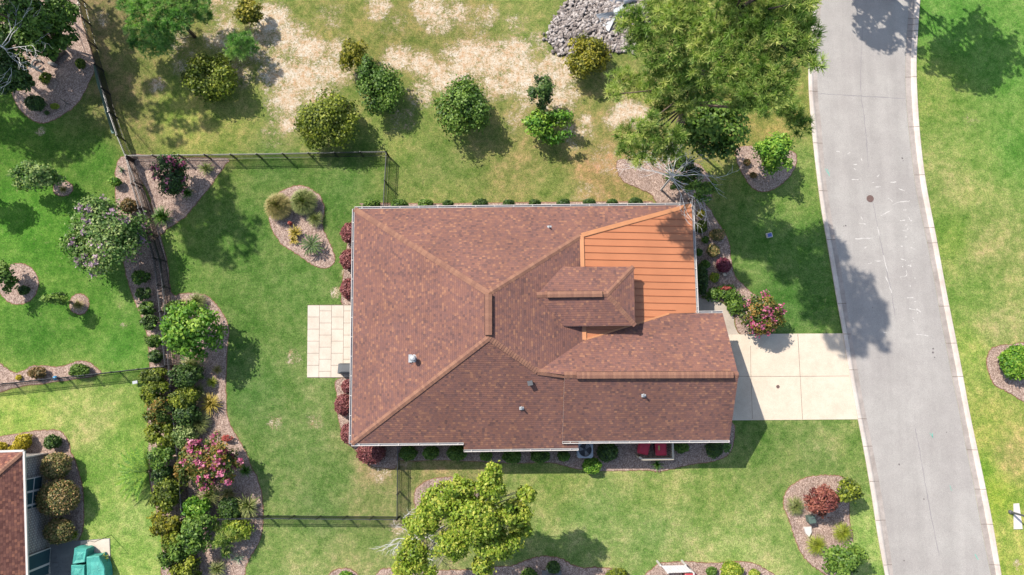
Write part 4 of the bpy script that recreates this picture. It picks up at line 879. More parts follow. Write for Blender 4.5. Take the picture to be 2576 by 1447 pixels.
tree_ground(-10, 150, 8, 120, 60, 2.0, 'green', 'second spreading tree beyond the left edge', leaf=.2, lumps=20, lr=.3, dens=.6, name='broadleaf_tree', tr=.08, base=(-60, 150), nl=8)
tree_ground(-85, 420, 5, 60, 50, 1.6, 'green', 'small tree just beyond the left edge', leaf=.15, lumps=12, lr=.34, dens=.6, name='broadleaf_tree')

# --- upper left corner
shrub(90, 260, 24, 22, .9, 'dark', 'dark round shrub in the lower part of the upper left mulch bed')
shrub(115, 197, 14, 16, .7, 'holly', 'small yellow green shrub in the middle of the upper left mulch bed', lumps=12)
shrub(202, 160, 13, 14, .6, 'holly', 'small shrub beside the fence in the upper left mulch bed', lumps=12)
shrub(138, 268, 11, 8, .35, 'lime', 'tiny lime plant near the lower rim of the upper left mulch bed', lumps=9, name='plant', cat='plant')
shrub(118, 284, 6, 5, .3, 'dark', 'tiniest dark plant at the lower rim of the upper left mulch bed', lumps=7, name='plant', cat='plant')
tree(92, 445, 58, 48, 3.0, 'myrtle', 'pale green small tree on the left lawn beside the smallest oval bed', leaf=.1, lumps=24, lr=.28, dens=.75)
tree(270, 595, 104, 102, 4.2, 'myrtle', 'large lilac flowering crape myrtle beside the doubled fence', leaf=.1, lumps=50, lr=.24, dens=1.0, fuzz=.3, bloom=('lilac', 62, .085, .26, 30), name='crape_myrtle', trunk='pale_bark')
tree(8, 700, 30, 42, 2.6, 'green', 'small tree on the left edge leaning over the big round bed', leaf=.1, lumps=12, lr=.36, dens=.8)
tree(150, 755, 34, 18, 2.4, 'green', 'slim sapling with its crown left of the small round bed', leaf=.09, lumps=10, lr=.36, dens=.8, trunk='pale_bark')
tuft(198, 768, 18, .7, 'tan', 'tan grass tuft in the small round bed on the left lawn', 160)
shrub(60, 730, 14, 12, .5, 'dark', 'dark small plant in the big round bed on the left lawn', name='plant', cat='plant', lumps=10)
tuft(160, 478, 12, .5, 'tan', 'tan grass tuft in the smallest oval bed on the left lawn', 120)
for k, (x, y, r) in enumerate(((354, 700, 20), (365, 740, 18), (375, 777, 20), (379, 811, 20), (388, 857, 19), (391, 897, 18))):
    shrub(x, y, r, r * .85, 1.0, 'dark' if k % 2 else 'green', ('topmost of the six', 'second highest of the six', 'third highest of the six', 'third lowest of the six', 'second lowest of the six', 'lowest of the six')[k] + ' small green shrubs left of the doubled fence', group='small shrubs in the strip left of the doubled fence', lumps=18, fuzz=.22)
shrub(290, 458, 17, 12, .8, 'bright', 'small bright green shrub left of the fence corner, below the blue agave', lumps=10, dens=.6)
tuft(304, 427, 12, .45, 'blueg', 'pale blue agave just left of the fence corner', 26, 0, .035, 'agave', 'agave')
shrub(325, 520, 20, 22, 1.2, 'rust', 'rusty green shrub squeezed between lilac crape myrtle and fence', lumps=10, dens=.6)
shrub(93, 938, 22, 15, .7, 'rust', 'reddish low shrub left of the blue ball', lumps=12, dens=.7)
shrub(200, 932, 24, 17, .8, 'green', 'green low shrub right of the blue ball', lumps=14)
shrub(47, 950, 7, 6, .3, 'gold', 'tiny yellow plant at the left end of the wavy bed', lumps=6, name='plant', cat='plant')
# triangular bed
tree(432, 445, 44, 52, 3.0, 'deep', 'dark leaved crape myrtle with a few pink blooms in the triangular bed', leaf=.09, lumps=18, lr=.32, dens=.8, bloom=('pink', 16, .08, .26, 26), name='crape_myrtle')
tuft(519, 424, 21, .7, 'grass', 'spiky green clump under the level fence in the triangular bed', 130, .7, .03)
tuft(410, 546, 29, .9, 'palm', 'large spiky dark clump at the lower tip of the triangular bed', 170, .6, .035, 'yucca', 'yucca')
tuft(472, 487, 17, .6, 'palm', 'small dark spiky clump at the right rim of the triangular bed', 120, .6, .03, 'yucca', 'yucca')
# long planted border right of fence
shrub(437, 776, 21, 19, 1.1, 'green', 'rounded shrub at the top end of the long border', lumps=14, fuzz=.24)
tuft(462, 761, 12, .5, 'tan', 'small pale spiky plant at the top end of the long border', 60, .5, .03, 'yucca', 'yucca')
tuft(497, 757, 25, .8, 'grass', 'arching grey green grass at the top end of the long border', 380)
tree(484, 835, 70, 66, 4.2, 'bright', 'bright green rounded tree in the upper part of the long border', leaf=.12, lumps=30, lr=.3, dens=1.0)
tuft(484, 920, 32, 1.0, 'grass', 'pale fountain grass just below the bright green rounded tree', 420)
tuft(547, 930, 14, .4, 'tan', 'small tan grass at the right rim of the long border', 130)
tuft(534, 962, 15, .4, 'lime', 'small lime grass below the tan grass in the long border', 130, .6, .025)
shrub(391, 950, 36, 24, 1.5, 'holly', 'yellow green bushy shrub at the junction of the two left fences', leaf=.08, lumps=18, dens=.8, fuzz=.24)
shrub(467, 946, 38, 30, 1.7, 'dark', 'dark green bushy shrub right of the fence junction', leaf=.08, lumps=20, dens=.9, fuzz=.24)
HR = ((394, 986, 34), (402, 1030, 38), (410, 1092, 36), (411, 1150, 36), (420, 1240, 38), (420, 1310, 36), (440, 1352, 30), (440, 1392, 32), (468, 1432, 34))
HN = ('first and topmost', 'second', 'third', 'fourth', 'fifth', 'sixth', 'seventh', 'eighth', 'ninth and lowest')
for k, (x, y, r) in enumerate(HR):
    shrub(x, y, r, r, 1.8, ('holly', 'bronze', 'holly', 'green', 'holly', 'olive', 'holly', 'green', 'holly')[k], HN[k] + ' shrub from the top in the loose hedge left of the fence', leaf=.085, lumps=22, lr=.27, dens=.75, fuzz=.34, group='shrubs of the loose hedge left of the fence', name='hedge_shrub')
shrub(412, 1195, 26, 22, 1.6, 'dark', 'dark shrub between the fourth and fifth shrubs of the loose hedge', leaf=.08, lumps=14, dens=.8, fuzz=.2, group='shrubs of the loose hedge left of the fence', name='hedge_shrub')
shrub(466, 1002, 32, 32, 1.7, 'holly', 'yellow green shrub left of the gold agave', leaf=.08, dens=.9, fuzz=.24)
shrub(470, 1042, 30, 26, 1.5, 'dark', 'dark shrub left of the pale round fountain grass', leaf=.08, dens=.9, fuzz=.24)
shrub(464, 1098, 28, 26, 1.3, 'pale', 'grey green fine leaved shrub above the pink crape myrtle', leaf=.06, dens=.7, fuzz=.24)
tuft(501, 984, 22, .8, 'grass', 'slender green yucca above the gold agave', 120, .5, .03, 'yucca', 'yucca')
tuft(531, 1016, 28, .7, 'agave', 'gold leaved agave in the long border', 170, .5, .035, 'agave', 'agave')
tuft(502, 1062, 30, .9, 'grass', 'pale round fountain grass between gold agave and pink crape myrtle', 520)
tuft(546, 1090, 10, .3, 'tan', 'dry tan grass wisp right of the pale round fountain grass', 60)
tree(529, 1168, 74, 66, 3.2, 'bronze', 'large pink flowering crape myrtle in the long border', leaf=.085, lumps=36, lr=.25, dens=.75, fuzz=.2, bloom=('pink', 66, .085, .24, 26), name='crape_myrtle')
shrub(572, 1103, 16, 8, .6, 'rosy', 'wispy salmon red flowers at the top of the pink crape myrtle', leaf=.04, dens=.25, name='flowering_plant', cat='flowers', lumps=9)
shrub(470, 1170, 22, 42, 1.5, 'bronze', 'bronze green shrub between the fence and the pink crape myrtle', leaf=.08, dens=.7, fuzz=.2)
tuft(527, 1246, 30, .9, 'grass', 'pale fountain grass under the pink crape myrtle', 380)
tuft(575, 1240, 24, .8, 'tan', 'fan leaved yucca right below the pink crape myrtle', 90, .3, .035, 'yucca', 'yucca')
tuft(618, 1184, 17, .5, 'palm', 'small green spiky plant at the right rim beside the pink crape myrtle', 110, .5, .03, 'yucca', 'yucca')
tuft(625, 1272, 34, .9, 'grass', 'large spiky yucca at the right rim of the border above the lower fence', 160, .3, .035, 'yucca', 'yucca')
shrub(578, 1280, 28, 28, 1.1, 'dark', 'dark shrub beside the large spiky yucca', lumps=16)
tuft(608, 1275, 14, .8, 'bright' if 0 else 'lime', 'bright green spiky tuft in front of the dark border shrub', 100, .4, .03, 'yucca', 'yucca')
shrub(494, 1280, 34, 26, 1.4, 'bright', 'bright green shrub in the inner fence corner', leaf=.09, dens=.7, fuzz=.2)
tree(502, 1340, 40, 48, 2.6, 'green', 'green bushy tree below the lower left fence corner', leaf=.1, lumps=22, lr=.3, dens=.8)
shrub(598, 1332, 36, 24, 1.4, 'yellow', 'yellow green shrub over the lower fence beside the lime conifer', leaf=.08, dens=.7, fuzz=.2)
tuft(547, 1430, 22, .7, 'grass', 'green fountain grass at the bottom edge of the border', 220, .8, .025)
tuft(597, 1406, 17, .4, 'blueg', 'grey star shaped agave near the bottom of the border', 40, 0, .03, 'agave', 'agave')
tuft(570, 1390, 17, .6, 'palm', 'dark spiky clump under the lime conifer', 110, .4, .03, 'yucca', 'yucca')
fronds(374, 1186, 88, .9, 'bright', 'feathery fern fronds fanning out over the left lawn', n=17, name='fern', cat='fern', a0=math.radians(95), a1=math.radians(265), leafl=.2, zb=.4, per=44, lw=.022)
# neighbour's foundation planting
shrub(142, 1172, 37, 33, 1.6, 'loro', 'round mottled shrub beside the grey brick house, uppermost of three', lumps=34, lr=.24, leaf=.065, group='round mottled shrubs beside the grey brick house')
shrub(148, 1252, 52, 46, 2.0, 'loro', 'biggest round mottled shrub in front of the grey brick house windows', lumps=44, lr=.2, leaf=.065, group='round mottled shrubs beside the grey brick house')
shrub(150, 1336, 36, 32, 1.5, 'loro', 'dark mottled shrub beside the grey brick house, lowest of three', lumps=26, lr=.26, leaf=.065, group='round mottled shrubs beside the grey brick house')
shrub(60, 1112, 20, 20, 1.0, 'gold', 'golden yellow shrub by the corner of the reddish roof', lumps=14); shrub(38, 1130, 16, 12, .7, 'gold', 'low golden shrub left of the bigger golden one by the roof corner', lumps=10); shrub(2, 1126, 14, 13, .7, 'gold', 'golden shrub cut by the left edge', lumps=10)
shrub(133, 1111, 19, 17, .9, 'dark', 'small dark green shrub in the corner of the bed by the grey brick house', lumps=14)
tuft(187, 1346, 15, .6, 'lime', 'lime spiky plant beside the lowest mottled shrub', 90, .5, .03, 'yucca', 'yucca')
# kidney bed
tuft(702, 521, 37, 1.3, 'tan', 'large left fountain grass of the pair in the kidney shaped bed', 2600, .8, .018, ctr=.6)
tuft(766, 509, 36, 1.3, 'grass', 'large right fountain grass of the pair in the kidney shaped bed', 2600, .8, .018, ctr=.6)
tuft(793, 551, 22, .8, 'grass', 'small grey green fountain grass at the right rim of the kidney shaped bed', 500)
tuft(742, 585, 20, .6, 'agave', 'yellow leaved spiky plant in the middle of the kidney shaped bed', 90, .5, .04, 'yucca', 'yucca'); tuft(738, 604, 14, .4, 'agave', 'lower small yellow spiky plant in the kidney shaped bed', 50, .5, .04, 'yucca', 'yucca')
shrub(730, 562, 4, 4, .6, 'rosy', 'tiny red flower spike below the left fountain grass', lumps=5, name='flower', cat='flower')
fronds(786, 617, 33, .55, 'dark', 'star shaped sago palm at the lower end of the kidney shaped bed', n=20, name='sago_palm', cat='palm', leafl=.1, zb=.45, per=15, lw=.03)
# red globes along the west wall
for x, y, rx, ry, lb in ((880, 587, 24, 28, 'uppermost of the red round shrubs left of the house'), (879, 652, 25, 28, 'second red round shrub from the top, left of the house'), (879, 726, 24, 29, 'third red round shrub, just above the paved patio'), (877, 972, 18, 18, 'red round shrub just below the paved patio'), (865, 1018, 24, 27, 'fullest red round shrub below the patio, left of the house'), (877, 1090, 20, 26, 'red round shrub at the lower left roof corner'), (934, 1138, 38, 30, 'wide red round shrub under the lower left eave')):
    shrub(x, y, rx, ry, 1.2, 'red', lb, leaf=.06, lumps=30, lr=.26, fuzz=.06, group='red round shrubs round the back of the house')
# foundation rows
for x, r, lb in ((936, 22, 'left of the short fence'), (1004, 22, 'right of the short fence'), (1071, 21, 'second to the right of the short fence'), (1128, 15, 'third to the right of the short fence'), (1208, 20, 'fourth to the right of the short fence'), (1280, 16, 'fifth to the right of the short fence'), (1346, 16, 'fifth from the dead tree'), (1418, 17, 'fourth from the dead tree'), (1483, 17, 'third from the dead tree'), (1540, 15, 'second from the dead tree'), (1598, 19, 'nearest the dead tree')):
    shrub(x, 515 - (x - 930) * .008, r, r * .62, .95, 'green' if r > 20 else 'dark', 'green foundation shrub behind the top eave, ' + lb, leaf=.06, lumps=14, lr=.32, group='foundation shrubs along the top eave')
for x, y, r, lb in ((1027, 1140, 23, 'beside the short fence under the lower eave'), (1084, 1139, 21, 'second from the short fence'), (1150, 1139, 26, 'third from the short fence'), (1223, 1146, 16, 'fourth from the short fence'), (1288, 1147, 24, 'fifth from the short fence'), (1358, 1147, 23, 'sixth from the short fence'), (1418, 1147, 16, 'seventh, close left of the air conditioner')):
    shrub(x, y, r, r * .8, 1.0, 'green', 'clipped green shrub under the lower eave, ' + lb, leaf=.06, lumps=18, lr=.3, group='clipped shrubs along the lower eave')
shrub(1528, 1135, 26, 25, 1.2, 'dark', 'big dark shrub between the air conditioner and the red bins', leaf=.06)
shrub(1489, 1172, 24, 20, .9, 'bright', 'bright lime cube shaped shrub below the air conditioner', leaf=.06, lumps=26, lr=.3)
shrub(1713, 1124, 20, 15, .8, 'green', 'green shrub right of the cream bin screen', leaf=.06); shrub(1797, 1130, 22, 20, 1.0, 'dark', 'round dark shrub beside the small palm at the garage corner', leaf=.06)
fronds(1826, 1124, 14, .4, 'palm', 'small palm at the lower right garage corner', n=12, name='small_palm', cat='palm', leafl=.1, zb=.2, per=10)
tuft(1652, 1168, 18, .6, 'palm', 'spiky green plant in front of the cream bin screen', 60, .5, .03, 'yucca', 'yucca')
# east bed
for x, y, rx, ry, h, m, lb in ((1764, 538, 10, 10, .5, 'gold', 'small yellow plant nearest the top right roof corner'), (1764, 571, 16, 16, .7, 'holly', 'dark yellow green shrub below the small yellow plant beside the metal roof'), (1804, 591, 19, 16, .8, 'loro', 'pinkish brown shrub above the reddish brown one beside the metal roof'), (1774, 603, 9, 9, .4, 'green', 'tiny green plant between the pinkish shrubs and the metal roof'), (1794, 631, 17, 16, .8, 'loro', 'reddish brown shrub above the purple red ball shrub'), (1757, 635, 10, 9, .5, 'green', 'small green plant touching the metal roof edge'), (1774, 665, 12, 11, .5, 'green', 'small green plant left of the purple red ball shrub'), (1797, 698, 12, 12, .5, 'yellow', 'yellow green plant below the purple red ball shrub'), (1765, 705, 17, 38, .8, 'dark', 'dark tall foundation shrub beside the lower metal roof edge')):
    shrub(x, y, rx, ry, h, m, lb, lumps=16)
shrub(1820, 668, 20, 20, .9, 'purple', 'purple red ball shrub beside the metal roof', lumps=28, lr=.26)
shrub(1820, 742, 44, 24, .6, 'green', 'spreading juniper beside the curved walk', leaf=.08, dens=.8, lumps=24, name='juniper', cat='juniper', fuzz=.25); shrub(1850, 770, 22, 22, .6, 'green', 'smaller juniper between the walk and the pink crape myrtle', leaf=.08, dens=.8, name='juniper', cat='juniper', fuzz=.25)
shrub(1824, 726, 16, 6, .75, 'orange_' if 0 else 'rosy', 'strip of orange red flowers on top of the spreading juniper', leaf=.05, dens=.35, name='flowers', cat='flowers', lumps=10)
tree(1914, 790, 54, 54, 2.8, 'bronze', 'pink flowering crape myrtle at the top left of the driveway', leaf=.085, lumps=28, lr=.28, dens=.8, fuzz=.2, bloom=('pink', 18, .08, .3, 30), name='crape_myrtle', zc=1.6)
shrub(1879, 409, 9, 9, .4, 'rust', 'upper tiny brown plant in the oval bed beside the road', lumps=8, name='plant', cat='plant'); shrub(1895, 441, 9, 8, .4, 'rust', 'lower tiny brown plant in the oval bed beside the road', lumps=8, name='plant', cat='plant')
# lower right bed
tree(2066, 1262, 42, 42, 2.2, 'maple', 'copper red japanese maple in the lower right bed', leaf=.08, lumps=28, lr=.28, dens=1.0, zc=1.3)
tree(2130, 1238, 36, 32, 2.2, 'holly', 'glossy magnolia with white blooms beside the copper red maple', leaf=.1, lumps=18, lr=.32, dens=.9, bloom=('white', 4, .07, .1, 20), zc=1.3, name='magnolia')
tuft(2000, 1273, 24, .8, 'grass', 'grey green grass at the left rim of the lower right bed', 420); tuft(2119, 1339, 25, .8, 'lime', 'lime grass right of the white marker in the lower right bed', 480); tuft(2053, 1371, 26, .8, 'lime', 'olive lime grass below the white marker in the lower right bed', 480)
tree(2126, 1410, 54, 44, 3.4, 'green', 'green young tree at the bottom of the lower right bed', leaf=.1, lumps=24, lr=.27, dens=.8, fuzz=.22)
shrub(2560, 912, 46, 46, 1.4, 'bright', 'round glossy green shrub cut by the right edge', lumps=40, lr=.22, leaf=.09)
# bottom tree and bits
def spread_tree(label, base, subs, mat, leaf, name, trunk, tr=.16, zs=1.0):
    root = thing(name, W(*base), label, 'tree'); V = []; T_ = []; tips = []
    for x, y, z, rx, ry, rz, d in subs:
        z *= zs
        c = W(x, y, z); R = (px2m(rx, z), px2m(ry, z), rz); n = int(d * 4 * math.pi * ((R[0] * R[1] * R[2]) ** (2 / 3)) * 1.35 / (leaf * leaf * .62))
        P0, nr, tn, LC, LR = crown_pts(c, R, n, 26, .29, fuzz=.36); V.append(leaves(P0, nr, leaf)); T_.append(tn + RNG.normal(0, .04)); tips += [(Vector(q)) for q in LC[::4]] + [c]
    quads('crown', np.concatenate(V), np.concatenate(T_), LM[mat], root)
    b0 = W(*base); top = W(subs[0][0], subs[0][1], subs[0][2] * zs); mb = MB(); limbs(mb, b0, top, tips[::2], tr); mb.build('trunk', MT[trunk], root, smooth=True); return root
spread_tree('big yellow green spreading tree at the bottom middle', (1205, 1238), [(1190, 1300, 4.8, 75, 55, 1.2, 1), (1110, 1255, 4.3, 50, 42, 1.1, 1), (1065, 1310, 3.8, 42, 40, 1, .9), (1040, 1400, 3.2, 38, 50, .9, .75), (1235, 1220, 5, 34, 38, 1.2, .9), (1242, 1185, 5.2, 22, 22, .8, .7), (1290, 1290, 4.4, 45, 38, 1.1, .95), (1325, 1245, 4.6, 24, 22, .8, .8), (1250, 1370, 4.2, 55, 38, 1, .9), (1140, 1370, 4.1, 48, 34, 1, .8), (1215, 1420, 3.8, 26, 26, .8, .7), (1160, 1230, 4.8, 40, 30, 1, .9), (1310, 1330, 3.8, 28, 26, .8, .7), (1010, 1435, 2.8, 26, 22, .7, .6), (1085, 1440, 3, 20, 20, .7, .5)], 'yellow', .095, 'spreading_tree', 'pale_bark', zs=1.6, tr=.11)
branchy(1035, 1365, 62, 2.2, 'white barked bare twig tree at the end of the lower fence', n=11, zt=3, th=.04, name='bare_tree')
spread_tree('large leafy tree filling the top left corner', (110, 70), [(100, 55, 4, 62, 50, 1.2, 1), (50, 30, 4.2, 50, 44, 1.2, 1), (150, 30, 3.6, 42, 44, 1, .9), (160, 90, 2.8, 32, 34, .8, .8), (105, 115, 3, 44, 34, .9, .9), (50, 100, 3.4, 40, 40, 1, .8), (10, 60, 3.4, 34, 50, 1, .8), (180, 40, 2.8, 20, 26, .7, .6), (130, 135, 2.2, 20, 18, .5, .6)], 'green', .12, 'broadleaf_tree', 'bark')
spread_tree('dark leafy tree on the left edge below the grey leafless tree', (40, 180), [(30, 175, 3, 46, 44, 1, 1), (10, 140, 3, 30, 30, .8, .9), (60, 205, 2.4, 26, 26, .7, .9), (20, 220, 2.4, 36, 22, .8, .9)], 'dark', .11, 'broadleaf_tree', 'bark')
shrub(871, 1450, 17, 12, .7, 'bright', 'small bright shrub in the tiny bed cut by the bottom edge', lumps=10)
shrub(1332, 1446, 20, 15, .8, 'green', 'green shrub at the bottom edge left of the stone pad', lumps=12); shrub(1392, 1427, 17, 15, .9, 'dark', 'dark shrub above the stone pad at the bottom edge', lumps=12); shrub(1550, 1448, 26, 18, .8, 'holly', 'yellow green shrub at the right end of the bottom bed', lumps=14)
shrub(1790, 1438, 13, 12, .6, 'green', 'small green shrub right of the white slatted screen', lumps=10); shrub(1840, 1437, 27, 24, 1.0, 'yellow', 'round yellow green shrub at the bottom edge right of the white screen', lumps=20); shrub(1897, 1445, 14, 11, .6, 'yellow', 'smallest yellow green shrub at the right end of the bottom edge bed', lumps=10)

# ------------------------------------------------------------------ rock pile with metal flared ends
rp = t(2, 0, (470, -80), (380, 60), (300, 160), (262, 290), (330, 395), (420, 425), (560, 350), (800, 400), (1010, 330), (1060, 0), (1050, -80))
rw = [W(a, b).xy for a, b in rp]
def inside(x, y):
    c = False
    for (a, b) in zip(rw, rw[1:] + rw[:1]):
        if (a[1] > y) != (b[1] > y) and x < (b[0] - a[0]) * (y - a[1]) / (b[1] - a[1]) + a[0]: c = not c
    return c
mb = MB(); xs = [p[0] for p in rw] + [min(p[0] for p in rw) - .4]; yy_ = [p[1] for p in rw] + [min(p[1] for p in rw) - .4]; cnt = 0
ico = [(0, -.53, .85), (0, .53, .85), (.85, 0, .53), (.85, 0, -.53)]
phi = (1 + 5 ** .5) / 2; IV = [Vector(v).normalized() for v in ((-1, phi, 0), (1, phi, 0), (-1, -phi, 0), (1, -phi, 0), (0, -1, phi), (0, 1, phi), (0, -1, -phi), (0, 1, -phi), (phi, 0, -1), (phi, 0, 1), (-phi, 0, -1), (-phi, 0, 1))]
IF = ((0, 11, 5), (0, 5, 1), (0, 1, 7), (0, 7, 10), (0, 10, 11), (1, 5, 9), (5, 11, 4), (11, 10, 2), (10, 7, 6), (7, 1, 8), (3, 9, 4), (3, 4, 2), (3, 2, 6), (3, 6, 8), (3, 8, 9), (4, 9, 5), (2, 4, 11), (6, 2, 10), (8, 6, 7), (9, 8, 1))
while cnt < 2300:
    x, y = random.uniform(min(xs), max(xs)), random.uniform(min(yy_), max(yy_))
    if not inside(x, y) and not (cnt % 9 == 0 and any(inside(x + q, y + r_) for q, r_ in ((.4, 0), (-.4, 0), (0, .4), (0, -.4)))): continue
    cnt += 1; s_ = random.uniform(.08, .17); i = len(mb.v); rot = random.uniform(0, 6.28); cs, sn = math.cos(rot), math.sin(rot); r = random.random(); ax = random.uniform(.6, 1)
    for v in IV:
        k = s_ * random.uniform(.8, 1.15); a, b = v.x * k * 1.3, v.y * k * ax; mb.v.append((x + a * cs - b * sn, y + a * sn + b * cs, .06 + random.random() * .002 + v.z * k * .75 + (cnt % 3) * .04))
    for f_ in IF: mb.f.append([i + q for q in f_]); mb.m.append(0); mb.r.append(r)
o = mb.build('rock_pile', MT['rock'], fix=False); tag(o, 'heap of loose grey riprap stones at the top under the tall pine', 'rocks'); o['kind'] = 'stuff'
mb = MB(); mb.face([(p[0], p[1], .006) for p in rw]); struct(mb.build('rock_bed', noisy('grey_gravel', alb(128, 120, 112), 5, .3, .95, 30, .4)))
def flare(x, y, rot, L, label):
    g = W(x, y, .3); root = thing('pipe_end', (g.x, g.y, 0), label, 'drain pipe'); mb = MB(); n = 9
    def T_(a, b, z): return Vector((g.x + a * math.cos(rot) - b * math.sin(rot), g.y + a * math.sin(rot) + b * math.cos(rot), z))
    for k in range(n):
        u0, u1 = -1 + 2 * k / n, -1 + 2 * (k + 1) / n
        for s_ in range(3):
            l0, l1 = L * s_ / 3, L * (s_ + 1) / 3; w0, w1 = .22 + l0 * .55, .22 + l1 * .55; hh = lambda u, l: .12 + .34 * u * u * (1 - .35 * l / L)
            mb.face([T_(l0, u0 * w0, hh(u0, l0)), T_(l1, u0 * w1, hh(u0, l1)), T_(l1, u1 * w1, hh(u1, l1)), T_(l0, u1 * w0, hh(u1, l0))])
    mb.build('flared_apron', MT['galv'], root); mb = MB(); mb.tube([T_(-.8, 0, .32), T_(0, 0, .32)], [.24, .24], 14); mb.build('pipe', MT['galv'], root)
flare(1545, 38, math.radians(215), 1.1, 'lower flared galvanised drain apron lying in the rock pile')
flare(1568, 4, math.radians(200), .9, 'upper flared galvanised drain apron lying in the rock pile')

# ------------------------------------------------------------------ small things
def cart(x, y, rz, label, lidmat='red', sticker=False, top=1.08):
    c = W(x, y, top); root = thing('wheelie_bin', (c.x, c.y, 0), label, 'bin'); M = Matrix.Rotation(rz, 4, 'Z'); root.rotation_euler = (0, 0, 0)
    def T_(p): q = M @ Vector(p); return Vector((c.x + q.x, c.y + q.y, q.z))
    mb = MB(); a, b = .33, .42
    lo = [(-.24, -.3), (.24, -.3), (.24, .26), (-.24, .26)]; hi = [(-a, -b + .03), (a, -b + .03), (a, b - .05), (-a, b - .05)]
    L0 = [T_((p[0], p[1], .04)) for p in lo]; L1 = [T_((p[0], p[1], .98)) for p in hi]
    for k in range(4): mb.face([L0[k], L0[(k + 1) % 4], L1[(k + 1) % 4], L1[k]])
    mb.face(L0[::-1]); mb.build('body', MT[lidmat], root, bevel=.02)
    mb = MB()
    def ring(sx, sy, z, rr=.1, n=5):
        out = []
        for qx, qy, a0 in ((1, 1, 0), (-1, 1, 90), (-1, -1, 180), (1, -1, 270)):
            for i in range(n): an = math.radians(a0 + 90 * i / (n - 1)); out.append(T_((qx * (sx - rr) + rr * math.cos(an), qy * (sy - rr) + rr * math.sin(an), z)))
        return out
    rs = [ring(.37, .45, .97), ring(.38, .46, 1.02), ring(.35, .43, 1.05), ring(.3, .38, 1.045), ring(.28, .36, 1.085), ring(.1, .12, 1.1)]
    for r0_, r1_ in zip(rs, rs[1:]):
        n = len(r0_)
        for k in range(n): mb.face([r0_[k], r0_[(k + 1) % n], r1_[(k + 1) % n], r1_[k]])
    mb.face(rs[-1]); mb.build('lid', MT[lidmat], root, smooth=False)
    mb = MB(); mb.tube([T_((-.25, .5, .98)), T_((.25, .5, .98))], [.02, .02], 8); mb.build('handle', MT['black'], root)
    for s_ in (-1, 1): mb = MB(); mb.tube([T_((s_ * .27, .28, .12)), T_((s_ * .33, .28, .12))], [.12, .12], 14); mb.build('wheel', MT['black'], root)
    if sticker: mb = MB(); mb.box(T_((-.14, .06, 1.1)), (.11, .3, .012), rz); mb.build('sticker', MT['yellow'], root)
    return root
cart(1620, 1126, math.radians(-14), 'left tilted red wheeled bin behind the cream screen'); cart(1663, 1129, math.radians(1), 'right red wheeled bin with a yellow sticker on its lid', sticker=True)
def screen(pts, label, mat, z=1.15, wd=.13):
    g = W(*pts[0], z); root = thing('bin_screen', (g.x, g.y, 0), label, 'screen'); P_ = [W(a, b, z) for a, b in pts]
    for a, b in zip(P_, P_[1:]):
        d = (b - a); L = d.length; d.normalize(); n = int(L / .14); mb = MB()
        for k in range(n):
            p = a + d * (L * (k + .5) / n); mb.bar((p.x, p.y, .05), (p.x, p.y, z - .06), .12, .02)
        mb.build('slat_panel', mat, root, fix=False); mb = MB(); mb.bar(a, b, wd, .05); mb.build('top_rail', mat, root)
    for p in P_: mb = MB(); mb.box((p.x, p.y, z / 2), (.11, .11, z + .06)); mb.build('post', mat, root)
screen(t(2, 2, (962, 560), (985, 574), (1214, 571), (1211, 450)), 'cream slatted wooden screen round the two red bins', MT['cream'])
def ac(x, y, r, label):
    c = W(x, y, .85); root = thing('air_conditioner', (c.x, c.y, 0), label, 'air conditioner'); mb = MB(); s_ = r; n = 8
    def ring(s2, z, rr):
        out = []
        for qx, qy, a0 in ((1, 1, 0), (-1, 1, 90), (-1, -1, 180), (1, -1, 270)):
            for i in range(n): an = math.radians(a0 + 90 * i / (n - 1)); out.append((c.x + qx * (s2 - rr) + rr * math.cos(an), c.y + qy * (s2 - rr) + rr * math.sin(an), z))
        return out
    rs = [ring(s_, .05, s_ * .35), ring(s_, .78, s_ * .35), ring(s_ * 1.04, .8, s_ * .35), ring(s_ * 1.0, .86, s_ * .35)]
    N = len(rs[0]); circ = [(c.x + s_ * .84 * math.cos(2 * math.pi * (k - 1.0) / N + math.pi / 4 * 0), c.y + s_ * .84 * math.sin(2 * math.pi * (k - 1.0) / N), .86) for k in range(N)]; rs += [circ, [(a, b, .5) for a, b, z in circ]]
    for r0_, r1_ in zip(rs, rs[1:]):
        for k in range(N): mb.face([r0_[k], r0_[(k + 1) % N], r1_[(k + 1) % N], r1_[k]])
    mb.build('housing', MT['ac'], root); mb = MB(); mb.lathe((c.x, c.y, .5), [(s_ * .84, 0), (s_ * .84, .004)], 24); mb.build('fan_well', MT['black'], root)
    for k in range(3):
        mb = MB(); a0 = k * 2.094 + .5
        for i in range(4):
            u0, u1 = a0 + i * .2, a0 + (i + 1) * .2; q = lambda u, r_, z: (c.x + math.cos(u) * r_, c.y + math.sin(u) * r_, z)
            mb.face([q(u0, .1, .7 - i * .012), q(u1, .1, .7 - i * .012), q(u1, s_ * .78, .68 - i * .012), q(u0, s_ * .78, .68 - i * .012)])
        mb.build('fan_blade', MT['blade'], root, fix=False)
    mb = MB()
    for rr in (.12, .22, .32, .42): mb.tube([(c.x + s_ * .84 * rr / .45 * math.cos(a / 12 * math.pi), c.y + s_ * .84 * rr / .45 * math.sin(a / 12 * math.pi), .865) for a in range(25)], [.006] * 25, 4)
    for a in range(12): mb.tube([(c.x, c.y, .87), (c.x + s_ * .86 * math.cos(a * math.pi / 6), c.y + s_ * .86 * math.sin(a * math.pi / 6), .87)], [.005, .005], 4)
    mb.lathe((c.x, c.y, .86), [(.09, 0), (.09, .02)], 14); mb.build('grille', MT['darkgrey'], root)
ac(1472, 1132, .53, 'grey round cornered air conditioner beside the lower eave')
